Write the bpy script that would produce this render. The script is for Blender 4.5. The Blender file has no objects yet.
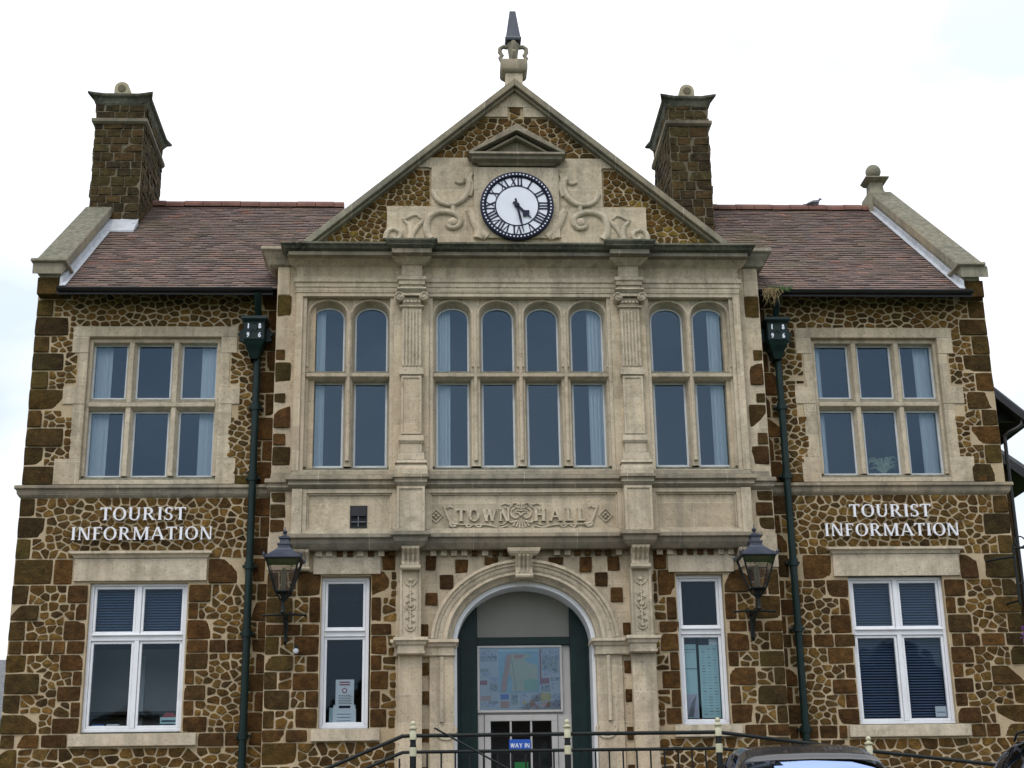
import bpy, math, random
from math import sin, cos, pi, radians, sqrt, atan2
from mathutils import Vector, Matrix
random.seed(7)
scene = bpy.context.scene
col = scene.collection

# ------------------------------------------------------------------ camera
cam_d = bpy.data.cameras.new('camera'); cam = bpy.data.objects.new('camera', cam_d); col.objects.link(cam)
scene.camera = cam
cam_d.sensor_width = 36; cam_d.lens = 1500 / 1024 * 36; cam_d.clip_end = 3000; cam_d.clip_start = 0.1
P_, Y_, R_ = radians(17.968), radians(3.1035), radians(-0.9618)
fwd = Vector((sin(Y_) * cos(P_), cos(Y_) * cos(P_), sin(P_)))
rt = Vector((cos(Y_), -sin(Y_), 0)); up = rt.cross(fwd)
r2 = rt * cos(R_) + up * sin(R_); u2 = up * cos(R_) - rt * sin(R_)
M = Matrix((r2, u2, -fwd)).transposed().to_4x4(); M.translation = Vector((-1.136, -19.0, -0.672))
cam.matrix_world = M

# ------------------------------------------------------------------ sky and light
SUN_EL, SUN_AZ = radians(56), radians(-28)       # azimuth measured from -Y (behind the camera) towards -X
w = bpy.data.worlds.new('World'); scene.world = w; w.use_nodes = True
nt = w.node_tree; nt.nodes.clear()
def wn(t, **k):
    n = nt.nodes.new(t)
    for a, b in k.items(): setattr(n, a, b)
    return n
out = wn('ShaderNodeOutputWorld'); add = wn('ShaderNodeAddShader')
sky = wn('ShaderNodeTexSky', sky_type='NISHITA', sun_disc=False); sky.sun_elevation = SUN_EL; sky.sun_rotation = radians(208)
b1 = wn('ShaderNodeBackground'); b1.inputs[1].default_value = 0.05
nt.links.new(sky.outputs[0], b1.inputs[0])
tc = wn('ShaderNodeTexCoord'); sep = wn('ShaderNodeSeparateXYZ'); nt.links.new(tc.outputs['Generated'], sep.inputs[0])
el = wn('ShaderNodeMapRange'); el.inputs[1].default_value = 0; el.inputs[2].default_value = 1
el.inputs[3].default_value = 0.56; el.inputs[4].default_value = 1.62
nt.links.new(sep.outputs[2], el.inputs[0])
mp = wn('ShaderNodeMapping'); mp.inputs['Scale'].default_value = (1.3, 1.3, 3.5); nt.links.new(tc.outputs['Generated'], mp.inputs[0])
nz = wn('ShaderNodeTexNoise'); nz.inputs['Scale'].default_value = 1.7; nz.inputs['Detail'].default_value = 5; nt.links.new(mp.outputs[0], nz.inputs[0])
cr = wn('ShaderNodeValToRGB'); cr.color_ramp.elements[0].position = .40; cr.color_ramp.elements[0].color = (.68, .74, .81, 1)
cr.color_ramp.elements[1].position = .57; cr.color_ramp.elements[1].color = (1.10, 1.08, 1.07, 1); nt.links.new(nz.outputs[0], cr.inputs[0])
b2 = wn('ShaderNodeBackground'); nt.links.new(cr.outputs[0], b2.inputs[0]); nt.links.new(el.outputs[0], b2.inputs[1])
nt.links.new(b1.outputs[0], add.inputs[0]); nt.links.new(b2.outputs[0], add.inputs[1]); nt.links.new(add.outputs[0], out.inputs[0])
sd = bpy.data.lights.new('sun', 'SUN'); sd.energy = 0.85; sd.angle = radians(16); sd.color = (1, .95, .87)
so = bpy.data.objects.new('sun', sd); col.objects.link(so)
d = Vector((-sin(-SUN_AZ) * cos(SUN_EL) , -cos(SUN_AZ) * cos(SUN_EL), sin(SUN_EL)))   # towards the sun
so.rotation_euler = d.to_track_quat('Z', 'Y').to_euler(); so.location = (0, 0, 30)
scene.view_settings.view_transform = 'Standard'; scene.view_settings.look = 'None'
scene.view_settings.exposure = 0.22; scene.view_settings.gamma = 1; scene.view_settings.use_curve_mapping = False

# ------------------------------------------------------------------ materials
class NT:
    def __init__(s, name):
        s.m = bpy.data.materials.new(name); s.m.use_nodes = True; s.t = s.m.node_tree
        s.b = s.t.nodes['Principled BSDF']; s.o = s.t.nodes['Material Output']
    def n(s, t, **k):
        n = s.t.nodes.new(t)
        for a, b in k.items():
            if a.startswith('i_'): n.inputs[a[2:].replace('_', ' ')].default_value = b
            else: setattr(n, a, b)
        return n
    def l(s, a, b): s.t.links.new(a, b)
    def coord(s, scale=(1, 1, 1), kind='Object'):
        tc = s.n('ShaderNodeTexCoord'); mp = s.n('ShaderNodeMapping'); mp.inputs['Scale'].default_value = scale
        s.l(tc.outputs[kind], mp.inputs[0]); return mp.outputs[0]
    def noise(s, scale, detail=4, vec=None, rough=.55):
        n = s.n('ShaderNodeTexNoise'); n.inputs['Scale'].default_value = scale; n.inputs['Detail'].default_value = detail
        n.inputs['Roughness'].default_value = rough
        s.l(vec if vec else s.coord(), n.inputs['Vector']); return n.outputs['Fac']
    def ramp(s, fac, stops, interp='LINEAR'):
        r = s.n('ShaderNodeValToRGB'); r.color_ramp.interpolation = interp; e = r.color_ramp.elements
        while len(e) < len(stops): e.new(.5)
        for x, (p, c) in zip(e, stops): x.position = p; x.color = (*c, 1) if len(c) == 3 else c
        s.l(fac, r.inputs[0]); return r.outputs[0]
    def mix(s, fac, a, b, mode='MIX'):
        m = s.n('ShaderNodeMix', data_type='RGBA', blend_type=mode)
        for v, i in ((fac, 0), (a, 6), (b, 7)):
            if isinstance(v, (int, float)): m.inputs[i].default_value = v
            elif isinstance(v, tuple): m.inputs[i].default_value = (*v, 1)
            else: s.l(v, m.inputs[i])
        return m.outputs[2]
    def bump(s, h, strength=.3, dist=.01):
        b = s.n('ShaderNodeBump'); b.inputs['Strength'].default_value = strength; b.inputs['Distance'].default_value = dist
        s.l(h, b.inputs['Height']); s.l(b.outputs[0], s.b.inputs['Normal'])
    def fin(s, colr, rough=.85, spec=.3, metal=0):
        if isinstance(colr, tuple): s.b.inputs['Base Color'].default_value = (*colr, 1)
        else: s.l(colr, s.b.inputs['Base Color'])
        s.b.inputs['Roughness'].default_value = rough; s.b.inputs['Specular IOR Level'].default_value = spec
        s.b.inputs['Metallic'].default_value = metal
        return s.m
def upmask(t, lo=.35, hi=.9):
    g = t.n('ShaderNodeNewGeometry'); sp = t.n('ShaderNodeSeparateXYZ'); t.l(g.outputs['True Normal'], sp.inputs[0])
    mr = t.n('ShaderNodeMapRange'); mr.inputs[1].default_value = lo; mr.inputs[2].default_value = hi; t.l(sp.outputs[2], mr.inputs[0])
    return mr.outputs[0]
def m_limestone(name, base, dark, joints=True, stain=.5, bw=.72, bh=.34):
    t = NT(name)
    c = t.ramp(t.noise(1.1, 6, rough=.62), [(.32, dark), (.62, base)])
    c = t.mix(t.ramp(t.noise(9, 6, rough=.65), [(.4, (0, 0, 0)), (.72, (.7, .7, .7))]), c, tuple(min(1, x * 1.22) for x in base))
    c2 = t.ramp(t.noise(.55, 2), [(.45, (0, 0, 0)), (.7, (.45, .45, .45))]); c = t.mix(c2, c, (.46, .33, .21))
    if joints:
        tcn = t.n('ShaderNodeTexCoord'); s1 = t.n('ShaderNodeSeparateXYZ'); t.l(tcn.outputs['Object'], s1.inputs[0])
        cb = t.n('ShaderNodeCombineXYZ'); t.l(s1.outputs[0], cb.inputs[0]); t.l(s1.outputs[2], cb.inputs[1])
        br = t.n('ShaderNodeTexBrick'); br.inputs['Scale'].default_value = 1; br.inputs['Brick Width'].default_value = bw
        br.inputs['Row Height'].default_value = bh; br.inputs['Mortar Size'].default_value = .0045; br.inputs['Mortar Smooth'].default_value = .4
        br.inputs['Color1'].default_value = (.80, .78, .76, 1); br.inputs['Color2'].default_value = (1.08, 1.05, 1.0, 1); br.inputs['Mortar'].default_value = (1, 1, 1, 1)
        t.l(cb.outputs[0], br.inputs['Vector'])
        c = t.mix(.9, c, br.outputs['Color'], 'MULTIPLY')
        mm = t.n('ShaderNodeMath', operation='MULTIPLY'); t.l(br.outputs['Fac'], mm.inputs[0]); mm.inputs[1].default_value = .7
        c = t.mix(mm.outputs[0], c, (.60, .54, .42))
    st = t.ramp(t.noise(1.0, 6, t.coord((7, 7, .55)), .6), [(.47, (0, 0, 0)), (.70, (1, 1, 1))])
    sm = t.n('ShaderNodeMath', operation='MULTIPLY'); t.l(st, sm.inputs[0]); sm.inputs[1].default_value = stain
    c = t.mix(sm.outputs[0], c, (.135, .125, .10))
    sp = t.ramp(t.noise(38, 4), [(.58, (0, 0, 0)), (.70, (.6, .6, .6))])
    c = t.mix(sp, c, (.15, .13, .09))
    c = t.mix(t.ramp(t.noise(5, 6, rough=.75), [(.56, (0, 0, 0)), (.70, (.45, .45, .45))]), c, (.17, .14, .10))
    lich = t.ramp(t.noise(14, 4), [(.35, (.07, .07, .05)), (.62, (.17, .165, .12))])
    c = t.mix(upmask(t), c, lich)
    t.bump(t.noise(26, 7, rough=.65), .55, .014)
    return t.fin(c, .9, .2)
LIME = m_limestone('limestone', (.58, .505, .385), (.38, .32, .23), True, .38)
LIMEP = m_limestone('limestone_plain', (.58, .505, .385), (.38, .32, .232), False, .42)
WEATH = m_limestone('weathered_limestone', (.31, .285, .225), (.155, .145, .115), True, .8, 1.3, 5)
COPE = m_limestone('lichened_coping_stone', (.30, .285, .22), (.165, .16, .125), True, .7, .9, 50)
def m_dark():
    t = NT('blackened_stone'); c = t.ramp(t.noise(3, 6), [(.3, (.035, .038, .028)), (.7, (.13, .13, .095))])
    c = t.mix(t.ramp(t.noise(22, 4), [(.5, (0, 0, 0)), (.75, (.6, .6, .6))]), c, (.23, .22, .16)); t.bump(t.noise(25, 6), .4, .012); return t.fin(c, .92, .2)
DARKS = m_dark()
def m_mortar(name='lime_mortar', a=(.38, .295, .185), b=(.54, .435, .29)):
    t = NT(name); c = t.ramp(t.noise(2.2, 6), [(.3, a), (.7, b)])
    c = t.mix(t.ramp(t.noise(60, 3), [(.45, (0, 0, 0)), (.7, (.4, .4, .4))]), c, (.2, .15, .09))
    t.bump(t.noise(70, 5), .6, .006); return t.fin(c, .95, .1)
MORT = m_mortar()
def m_carr(name, ramp_stops, moss=.25, mossc=(.075, .062, .022)):
    t = NT(name); g = t.n('ShaderNodeNewGeometry')
    c = t.ramp(g.outputs['Random Per Island'], ramp_stops)
    n = t.ramp(t.noise(9, 7, rough=.68), [(.30, (.50, .47, .45)), (.52, (1.1, 1.05, 1.0)), (.72, (1.9, 1.7, 1.45))]); c = t.mix(1, c, n, 'MULTIPLY')
    c = t.mix(t.ramp(t.noise(34, 6, rough=.7), [(.52, (0, 0, 0)), (.68, (.65, .65, .65))]), c, (.040, .023, .012))
    c = t.mix(t.ramp(t.noise(1.3, 3), [(.5, (0, 0, 0)), (.68, (moss, moss, moss))]), c, mossc)
    c = t.mix(t.ramp(t.noise(55, 3), [(.64, (0, 0, 0)), (.78, (.55, .55, .55))]), c, (.30, .21, .11))
    t.bump(t.noise(26, 8, rough=.7), 1.0, .03); return t.fin(c, .9, .12)
CARR = m_carr('carrstone_rubble', [(0, (.044, .026, .011)), (.2, (.135, .076, .022)), (.38, (.075, .042, .014)), (.55, (.180, .105, .029)), (.7, (.102, .065, .020)), (.86, (.050, .032, .015)), (1, (.215, .135, .040))])
CARRB = m_carr('carrstone_block', [(0, (.046, .026, .012)), (.25, (.088, .044, .015)), (.5, (.060, .033, .013)), (.75, (.110, .056, .018)), (1, (.056, .036, .015))], .15)
CARRQ = m_carr('mossy_carrstone_quoin', [(0, (.040, .028, .013)), (.3, (.078, .048, .015)), (.6, (.048, .032, .013)), (.8, (.095, .048, .015)), (1, (.080, .062, .018))], .5, (.070, .060, .018))
CARRG = m_carr('golden_carrstone', [(0, (.060, .036, .013)), (.25, (.155, .098, .024)), (.5, (.092, .052, .016)), (.75, (.140, .076, .021)), (1, (.22, .160, .034))], .3)
def m_tiles():
    t = NT('clay_roof_tiles'); g = t.n('ShaderNodeNewGeometry')
    c = t.ramp(g.outputs['Random Per Island'], [(0, (.105, .074, .066)), (.2, (.170, .112, .094)), (.45, (.135, .098, .088)), (.65, (.195, .125, .104)), (.8, (.088, .074, .070)), (.93, (.17, .11, .09)), (1, (.24, .125, .09))])
    c = t.mix(t.ramp(t.noise(1.2, 5), [(.42, (0, 0, 0)), (.68, (.55, .55, .55))]), c, (.13, .105, .075))
    c = t.mix(t.ramp(t.noise(20, 4), [(.55, (0, 0, 0)), (.72, (.5, .5, .5))]), c, (.075, .065, .055))
    c = t.mix(t.ramp(t.noise(.7, 3, t.coord((1, 1, 2))), [(.60, (0, 0, 0)), (.75, (.4, .4, .4))]), c, (.16, .14, .06))
    t.bump(t.noise(35, 4), .4, .006); return t.fin(c, .85, .3)
TILE = m_tiles()
def m_simple(name, c, rough=.5, spec=.4, metal=0, var=.12, scale=6, bump=0, dirt=None):
    t = NT(name); cc = t.ramp(t.noise(scale, 4), [(.3, tuple(x * (1 - var) for x in c)), (.7, tuple(min(1, x * (1 + var)) for x in c))])
    if dirt: cc = t.mix(t.ramp(t.noise(3.5, 6), [(.52, (0, 0, 0)), (.75, (.6, .6, .6))]), cc, dirt)
    if bump: t.bump(t.noise(scale * 4, 4), bump, .006)
    return t.fin(cc, rough, spec, metal)
WHITE = m_simple('white_gloss_paint', (.76, .77, .80), .35, .5, var=.04, dirt=(.60, .60, .60))
LEADW = m_simple('pale_window_metal', (.55, .58, .60), .5, .4, var=.1)
LEAD = m_simple('lead_flashing', (.42, .44, .47), .5, .4, var=.15)
GREEN = m_simple('dark_green_gloss_paint', (.004, .017, .0155), .4, .25, var=.3, dirt=(.008, .016, .015))
BLACK = m_simple('black_iron_paint', (.010, .013, .012), .5, .25, var=.3)
GUT = m_simple('black_gutter', (.014, .014, .016), .45, .4, var=.3)
BLUEP = m_simple('slate_blue_metal_paint', (.034, .043, .066), .35, .5, var=.2, dirt=(.1, .1, .11))
CREAM = m_simple('cream_paint', (.50, .48, .33), .4, .5, var=.06)
SIGNW = m_simple('white_sign_letters', (.80, .80, .84), .4, .4, var=.03)
SLATE = m_simple('slate_roof', (.12, .125, .13), .7, .3, var=.3, scale=9)
RIDGE = m_simple('red_ridge_tile', (.155, .075, .056), .8, .3, var=.3, scale=5, dirt=(.12, .07, .05))
PALEG = m_simple('pale_grey_door_paint', (.40, .385, .37), .5, .4, var=.06)
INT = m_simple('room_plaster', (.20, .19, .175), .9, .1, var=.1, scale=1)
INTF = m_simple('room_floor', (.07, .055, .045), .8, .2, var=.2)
INTG = m_simple('fanlight_board', (.22, .215, .19), .7, .2, var=.06, scale=2)
BLIND = m_simple('blue_grey_blind', (.11, .16, .26), .5, .3, var=.08)
ASPH = m_simple('asphalt', (.05, .05, .052), .9, .2, var=.25, scale=12, bump=.4)
PAVE = m_simple('concrete_paving', (.26, .25, .23), .9, .2, var=.15, scale=4, bump=.3)
GRASSM = m_simple('mown_grass_ground', (.045, .085, .022), .95, .1, var=.3, scale=9, bump=.5)
RUBBER = m_simple('rubber', (.02, .02, .02), .8, .2)
CHROME = m_simple('alloy', (.5, .5, .52), .25, .5, 1, var=.05)
PAPER = m_simple('white_paper', (.72, .74, .76), .7, .2, var=.04)
LEAF = m_simple('green_leaf', (.06, .13, .03), .6, .3, var=.4, scale=20)
LEAFP = m_simple('pale_variegated_leaf', (.42, .52, .32), .6, .3, var=.3, scale=20)
STRAW = m_simple('dry_grass_stems', (.22, .165, .085), .8, .2, var=.2, scale=20)
PURPLE = m_simple('purple_petal', (.30, .10, .45), .6, .3, var=.3, scale=20)
FEATH = m_simple('pigeon_feathers', (.16, .17, .20), .7, .2, var=.4, scale=25)
POT = m_simple('chimney_pot_clay', (.36, .32, .22), .85, .2, var=.15, bump=.2)
TERRA = m_simple('flowerpot', (.3, .13, .07), .8, .2)
def flat(name, c, rough=.6): 
    return m_simple(name, c, rough, .3, var=.05)
NAVY = flat('navy_print', (.006, .009, .030)); CLKW = flat('clock_white_enamel', (.74, .77, .86), .35)
SIGNB = flat('royal_blue_sign', (.02, .09, .42), .4); TEAL = flat('pale_teal_print', (.42, .60, .60)); SEA = flat('map_sea_blue', (.26, .46, .52))
LAND = flat('map_land_buff', (.48, .45, .32)); PINK = flat('map_salmon', (.50, .27, .20)); RED = flat('print_red', (.30, .04, .05)); YEL = flat('print_yellow', (.55, .42, .06))
GREY = flat('print_grey', (.16, .17, .19)); LILAC = flat('print_lilac', (.42, .39, .47)); ORG = flat('print_orange', (.50, .20, .10)); EXITG = flat('exit_green', (.01, .12, .03)); PGRN = flat('map_pale_green', (.25, .42, .30)); BOARDW = flat('board_print_ground', (.50, .50, .50))
def m_print(name, stops, sc):
    t = NT(name); c = t.ramp(t.noise(sc, 5, rough=.7), stops); return t.fin(c, .5, .3)
PHOTO = m_print('printed_photo', [(.30, (.03, .04, .07)), (.44, (.16, .20, .24)), (.52, (.42, .42, .40)), (.60, (.16, .14, .09)), (.72, (.50, .52, .58))], 14)
PHOTO2 = m_print('printed_advert', [(.34, (.40, .36, .42)), (.46, (.55, .54, .52)), (.54, (.20, .25, .42)), (.62, (.50, .34, .32)), (.70, (.58, .57, .52))], 26)
MAPL = m_print('printed_map_land', [(.35, (.40, .40, .28)), (.5, (.52, .49, .36)), (.60, (.36, .42, .28)), (.7, (.50, .44, .34))], 22)
MAPS = m_print('printed_map_sea', [(.35, (.20, .38, .46)), (.7, (.34, .50, .56))], 6)
def m_glass(name, tint=(.80, .90, 1.0), gloss=(.70, .85, 1.0), k=1.25, bump=.15):
    t = NT(name); t.t.nodes.remove(t.b)
    fr = t.n('ShaderNodeFresnel'); fr.inputs[0].default_value = 1.55
    mu = t.n('ShaderNodeMath', operation='MULTIPLY'); t.l(fr.outputs[0], mu.inputs[0]); mu.inputs[1].default_value = k
    tr = t.n('ShaderNodeBsdfTransparent'); tr.inputs[0].default_value = (*tint, 1)
    gl = t.n('ShaderNodeBsdfGlossy'); gl.inputs['Color'].default_value = (*gloss, 1); gl.inputs['Roughness'].default_value = .02
    b = t.n('ShaderNodeBump'); b.inputs['Strength'].default_value = bump; b.inputs['Distance'].default_value = .01
    t.l(t.noise(2.5, 2), b.inputs['Height']); t.l(b.outputs[0], gl.inputs['Normal'])
    mx = t.n('ShaderNodeMixShader'); t.l(mu.outputs[0], mx.inputs[0]); t.l(tr.outputs[0], mx.inputs[1]); t.l(gl.outputs[0], mx.inputs[2])
    t.l(mx.outputs[0], t.o.inputs[0]); return t.m
GLASS = m_glass('window_glass', (.86, .92, .97), (.52, .75, 1.0), k=1.65)
GGLASS = m_glass('ground_floor_glass', (.86, .92, .95), (.60, .80, 1.0), k=.70)
LGLASS = m_glass('lantern_glass', (.80, .77, .76), (1, .97, .95), 2.4, .6)
CGLASS = m_glass('car_glass', (.12, .14, .16), (.27, .36, .62), 1.2, .0)
def m_curtain():
    t = NT('pale_curtain'); return t.fin((.80, .84, .85), .9, .1)
CURT = m_curtain()
def m_car():
    t = NT('black_car_paint'); m = t.fin(t.ramp(t.noise(40, 2), [(.3, (.010, .010, .013)), (.7, (.016, .016, .02))]), .25, .5)
    t.b.inputs['Coat Weight'].default_value = .45; t.b.inputs['Coat Roughness'].default_value = .04; return m
CARP = m_car()

# ------------------------------------------------------------------ mesh helpers
class MB:
    def __init__(s): s.v = []; s.f = []; s.mi = []; s.mats = []
    def m(s, mat):
        if mat not in s.mats: s.mats.append(mat)
        return s.mats.index(mat)
    def add(s, vs, fs, mat):
        o = len(s.v); s.v += [tuple(v) for v in vs]; k = s.m(mat)
        for f in fs: s.f.append(tuple(i + o for i in f)); s.mi.append(k)
    def box(s, x0, x1, y0, y1, z0, z1, mat):
        if x0 > x1: x0, x1 = x1, x0
        if y0 > y1: y0, y1 = y1, y0
        if z0 > z1: z0, z1 = z1, z0
        s.add([(x0, y0, z0), (x1, y0, z0), (x1, y1, z0), (x0, y1, z0), (x0, y0, z1), (x1, y0, z1), (x1, y1, z1), (x0, y1, z1)],
              [(0, 3, 2, 1), (4, 5, 6, 7), (0, 1, 5, 4), (1, 2, 6, 5), (2, 3, 7, 6), (3, 0, 4, 7)], mat)
    def prism(s, pts, y0, y1, mat):               # polygon in XZ (any winding) from y0 (front) to y1
        a = sum(pts[i][0] * pts[(i + 1) % len(pts)][1] - pts[(i + 1) % len(pts)][0] * pts[i][1] for i in range(len(pts)))
        if a < 0: pts = pts[::-1]
        n = len(pts); vs = [(x, y0, z) for x, z in pts] + [(x, y1, z) for x, z in pts]
        fs = [tuple(range(n)), tuple(range(2 * n - 1, n - 1, -1))] + [((i + 1) % n, i, i + n, (i + 1) % n + n) for i in range(n)]
        s.add(vs, fs, mat)
    def prismx(s, pts, x0, x1, mat):              # polygon in YZ extruded along X
        n = len(pts); vs = [(x0, y, z) for y, z in pts] + [(x1, y, z) for y, z in pts]
        a = sum(pts[i][0] * pts[(i + 1) % n][1] - pts[(i + 1) % n][0] * pts[i][1] for i in range(n))
        fs = [tuple(range(n - 1, -1, -1)), tuple(range(n, 2 * n))] + [(i, (i + 1) % n, (i + 1) % n + n, i + n) for i in range(n)]
        if a < 0: fs = [f[::-1] for f in fs]
        s.add(vs, fs, mat)
    def mold(s, x0, x1, yw, yb, prof, mat):       # prof: (projection, z) top to bottom, mitred returns at both ends
        vs = []
        for p, z in prof: vs += [(x0 - p, yb, z), (x0 - p, yw - p, z), (x1 + p, yw - p, z), (x1 + p, yb, z)]
        fs = [(0, 1, 2, 3)]
        for i in range(len(prof) - 1):
            a = 4 * i; b = a + 4
            for k in range(3): fs.append((a + k + 1, a + k, b + k, b + k + 1))
            fs.append((a, a + 3, b + 3, b))
        e = 4 * (len(prof) - 1); fs.append((e + 3, e + 2, e + 1, e)); s.add(vs, fs, mat)
    def tube(s, path, r, mat, n=8, sy=1.0, taper=None, cap=True):
        P = [Vector(p) for p in path]; vs = []; fs = []
        for i, p in enumerate(P):
            t = (P[min(i + 1, len(P) - 1)] - P[max(i - 1, 0)]).normalized()
            a = Vector((0, 1, 0)) if abs(t.y) < .9 else Vector((0, 0, 1))
            u = t.cross(a).normalized(); v = u.cross(t).normalized(); rr = r * (taper[i] if taper else 1)
            for k in range(n):
                an = 2 * pi * k / n; q = p + u * cos(an) * rr + v * sin(an) * rr * sy; vs.append(q)
        for i in range(len(P) - 1):
            for k in range(n): fs.append((i * n + k, i * n + (k + 1) % n, (i + 1) * n + (k + 1) % n, (i + 1) * n + k))
        if cap: fs.append(tuple(range(n - 1, -1, -1))); fs.append(tuple(range((len(P) - 1) * n, len(P) * n)))
        s.add(vs, fs, mat)
    def lathe(s, c, prof, mat, n=20, axis='z', rot=0, cap=True):  # prof: (r, h)
        vs = []; fs = []
        for r, h in prof:
            for k in range(n):
                a = 2 * pi * k / n + rot
                if axis == 'z': vs.append((c[0] + r * cos(a), c[1] + r * sin(a), c[2] + h))
                elif axis == 'y': vs.append((c[0] + r * cos(a), c[1] + h, c[2] - r * sin(a)))
                else: vs.append((c[0] + h, c[1] + r * cos(a), c[2] + r * sin(a)))
        for i in range(len(prof) - 1):
            for k in range(n): fs.append((i * n + k, i * n + (k + 1) % n, (i + 1) * n + (k + 1) % n, (i + 1) * n + k))
        if cap: fs.append(tuple(range(n - 1, -1, -1))); fs.append(tuple(range((len(prof) - 1) * n, len(prof) * n)))
        s.add(vs, fs, mat)
    def grid(s, rows, mat, closed=False):         # rows of equal length points
        n = len(rows[0]); vs = [p for r in rows for p in r]; fs = []
        for i in range(len(rows) - 1):
            for k in range(n if closed else n - 1): fs.append((i * n + k, i * n + (k + 1) % n, (i + 1) * n + (k + 1) % n, (i + 1) * n + k))
        s.add(vs, fs, mat)
    def build(s, name, parent=None, shift=None, smooth=0, bevel=0):
        off = Vector(shift) if shift is not None else (parent_loc(parent) if parent else Vector((0, 0, 0)))
        me = bpy.data.meshes.new(name)
        me.from_pydata([(v[0] - off[0], v[1] - off[1], v[2] - off[2]) for v in s.v], [], s.f)
        for m in s.mats: me.materials.append(m)
        me.polygons.foreach_set('material_index', s.mi)
        if smooth:
            me.polygons.foreach_set('use_smooth', [True] * len(me.polygons)); me.update()
            me.set_sharp_from_angle(angle=radians(smooth))
        me.update()
        o = bpy.data.objects.new(name, me); col.objects.link(o)
        if parent: o.parent = parent
        elif shift is not None: o.location = off
        if bevel:
            b = o.modifiers.new('bevel', 'BEVEL'); b.width = bevel; b.segments = 2; b.limit_method = 'ANGLE'; b.angle_limit = radians(40); b.use_clamp_overlap = True
        return o
def parent_loc(o):
    v = Vector((0, 0, 0))
    while o: v += o.location; o = o.parent
    return v
def empty(name, loc, label, cat, group=None, rz=0):
    o = bpy.data.objects.new(name, None); col.objects.link(o); o.location = loc; o.rotation_euler = (0, 0, rz)
    o.empty_display_size = .2
    return tag(o, label, cat, group)
def tag(o, label, cat, group=None):
    o['label'] = label; o['category'] = cat
    if group: o['group'] = group
    return o
def struct(o): o['kind'] = 'structure'; return o

def clip(poly, a, b, c):                          # keep a*u + b*v <= c
    r = []
    for i in range(len(poly)):
        p, q = poly[i], poly[(i + 1) % len(poly)]; dp = a * p[0] + b * p[1] - c; dq = a * q[0] + b * q[1] - c
        if dp <= 0: r.append(p)
        if (dp < 0) != (dq < 0) and abs(dp - dq) > 1e-12:
            t = dp / (dp - dq); r.append((p[0] + (q[0] - p[0]) * t, p[1] + (q[1] - p[1]) * t))
    return r
def chaikin(p, k):
    r = []
    for i in range(len(p)):
        a, b = p[i], p[(i + 1) % len(p)]
        r.append((a[0] + (b[0] - a[0]) * k, a[1] + (b[1] - a[1]) * k)); r.append((b[0] + (a[0] - b[0]) * k, b[1] + (a[1] - b[1]) * k))
    return r
def area(p): return .5 * sum(p[i][0] * p[(i + 1) % len(p)][1] - p[(i + 1) % len(p)][0] * p[i][1] for i in range(len(p)))
def stone(mb, poly, h, mat, fr, rnd=.22, it=1):
    if len(poly) < 3 or area(poly) < .0009: return
    for _ in range(it): poly = chaikin(poly, rnd)
    n = len(poly); cx = sum(p[0] for p in poly) / n; cy = sum(p[1] for p in poly) / n
    O, U, V, N = fr; h *= random.uniform(.7, 1.25); R = random.uniform
    tx, ty = R(-.12, .12), R(-.12, .12)
    vs = []
    for sc, hh in ((1, -.01), (1, h * .55), (.95, h * .95)):
        for p in poly:
            x = cx + (p[0] - cx) * sc; y = cy + (p[1] - cy) * sc
            dh = 0 if hh < 0 else (x - cx) * tx + (y - cy) * ty + (R(-.12, .12) * h if hh > h * .8 else 0)
            vs.append(O + U * x + V * y + N * (hh + dh))
    vs.append(O + U * cx + V * cy + N * h * R(.95, 1.3)); fs = []
    for k in range(2):
        for i in range(n): fs.append((k * n + i, k * n + (i + 1) % n, (k + 1) * n + (i + 1) % n, (k + 1) * n + i))
    for i in range(n): fs.append((2 * n + i, 2 * n + (i + 1) % n, 3 * n))
    mb.add(vs, fs, mat)
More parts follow.
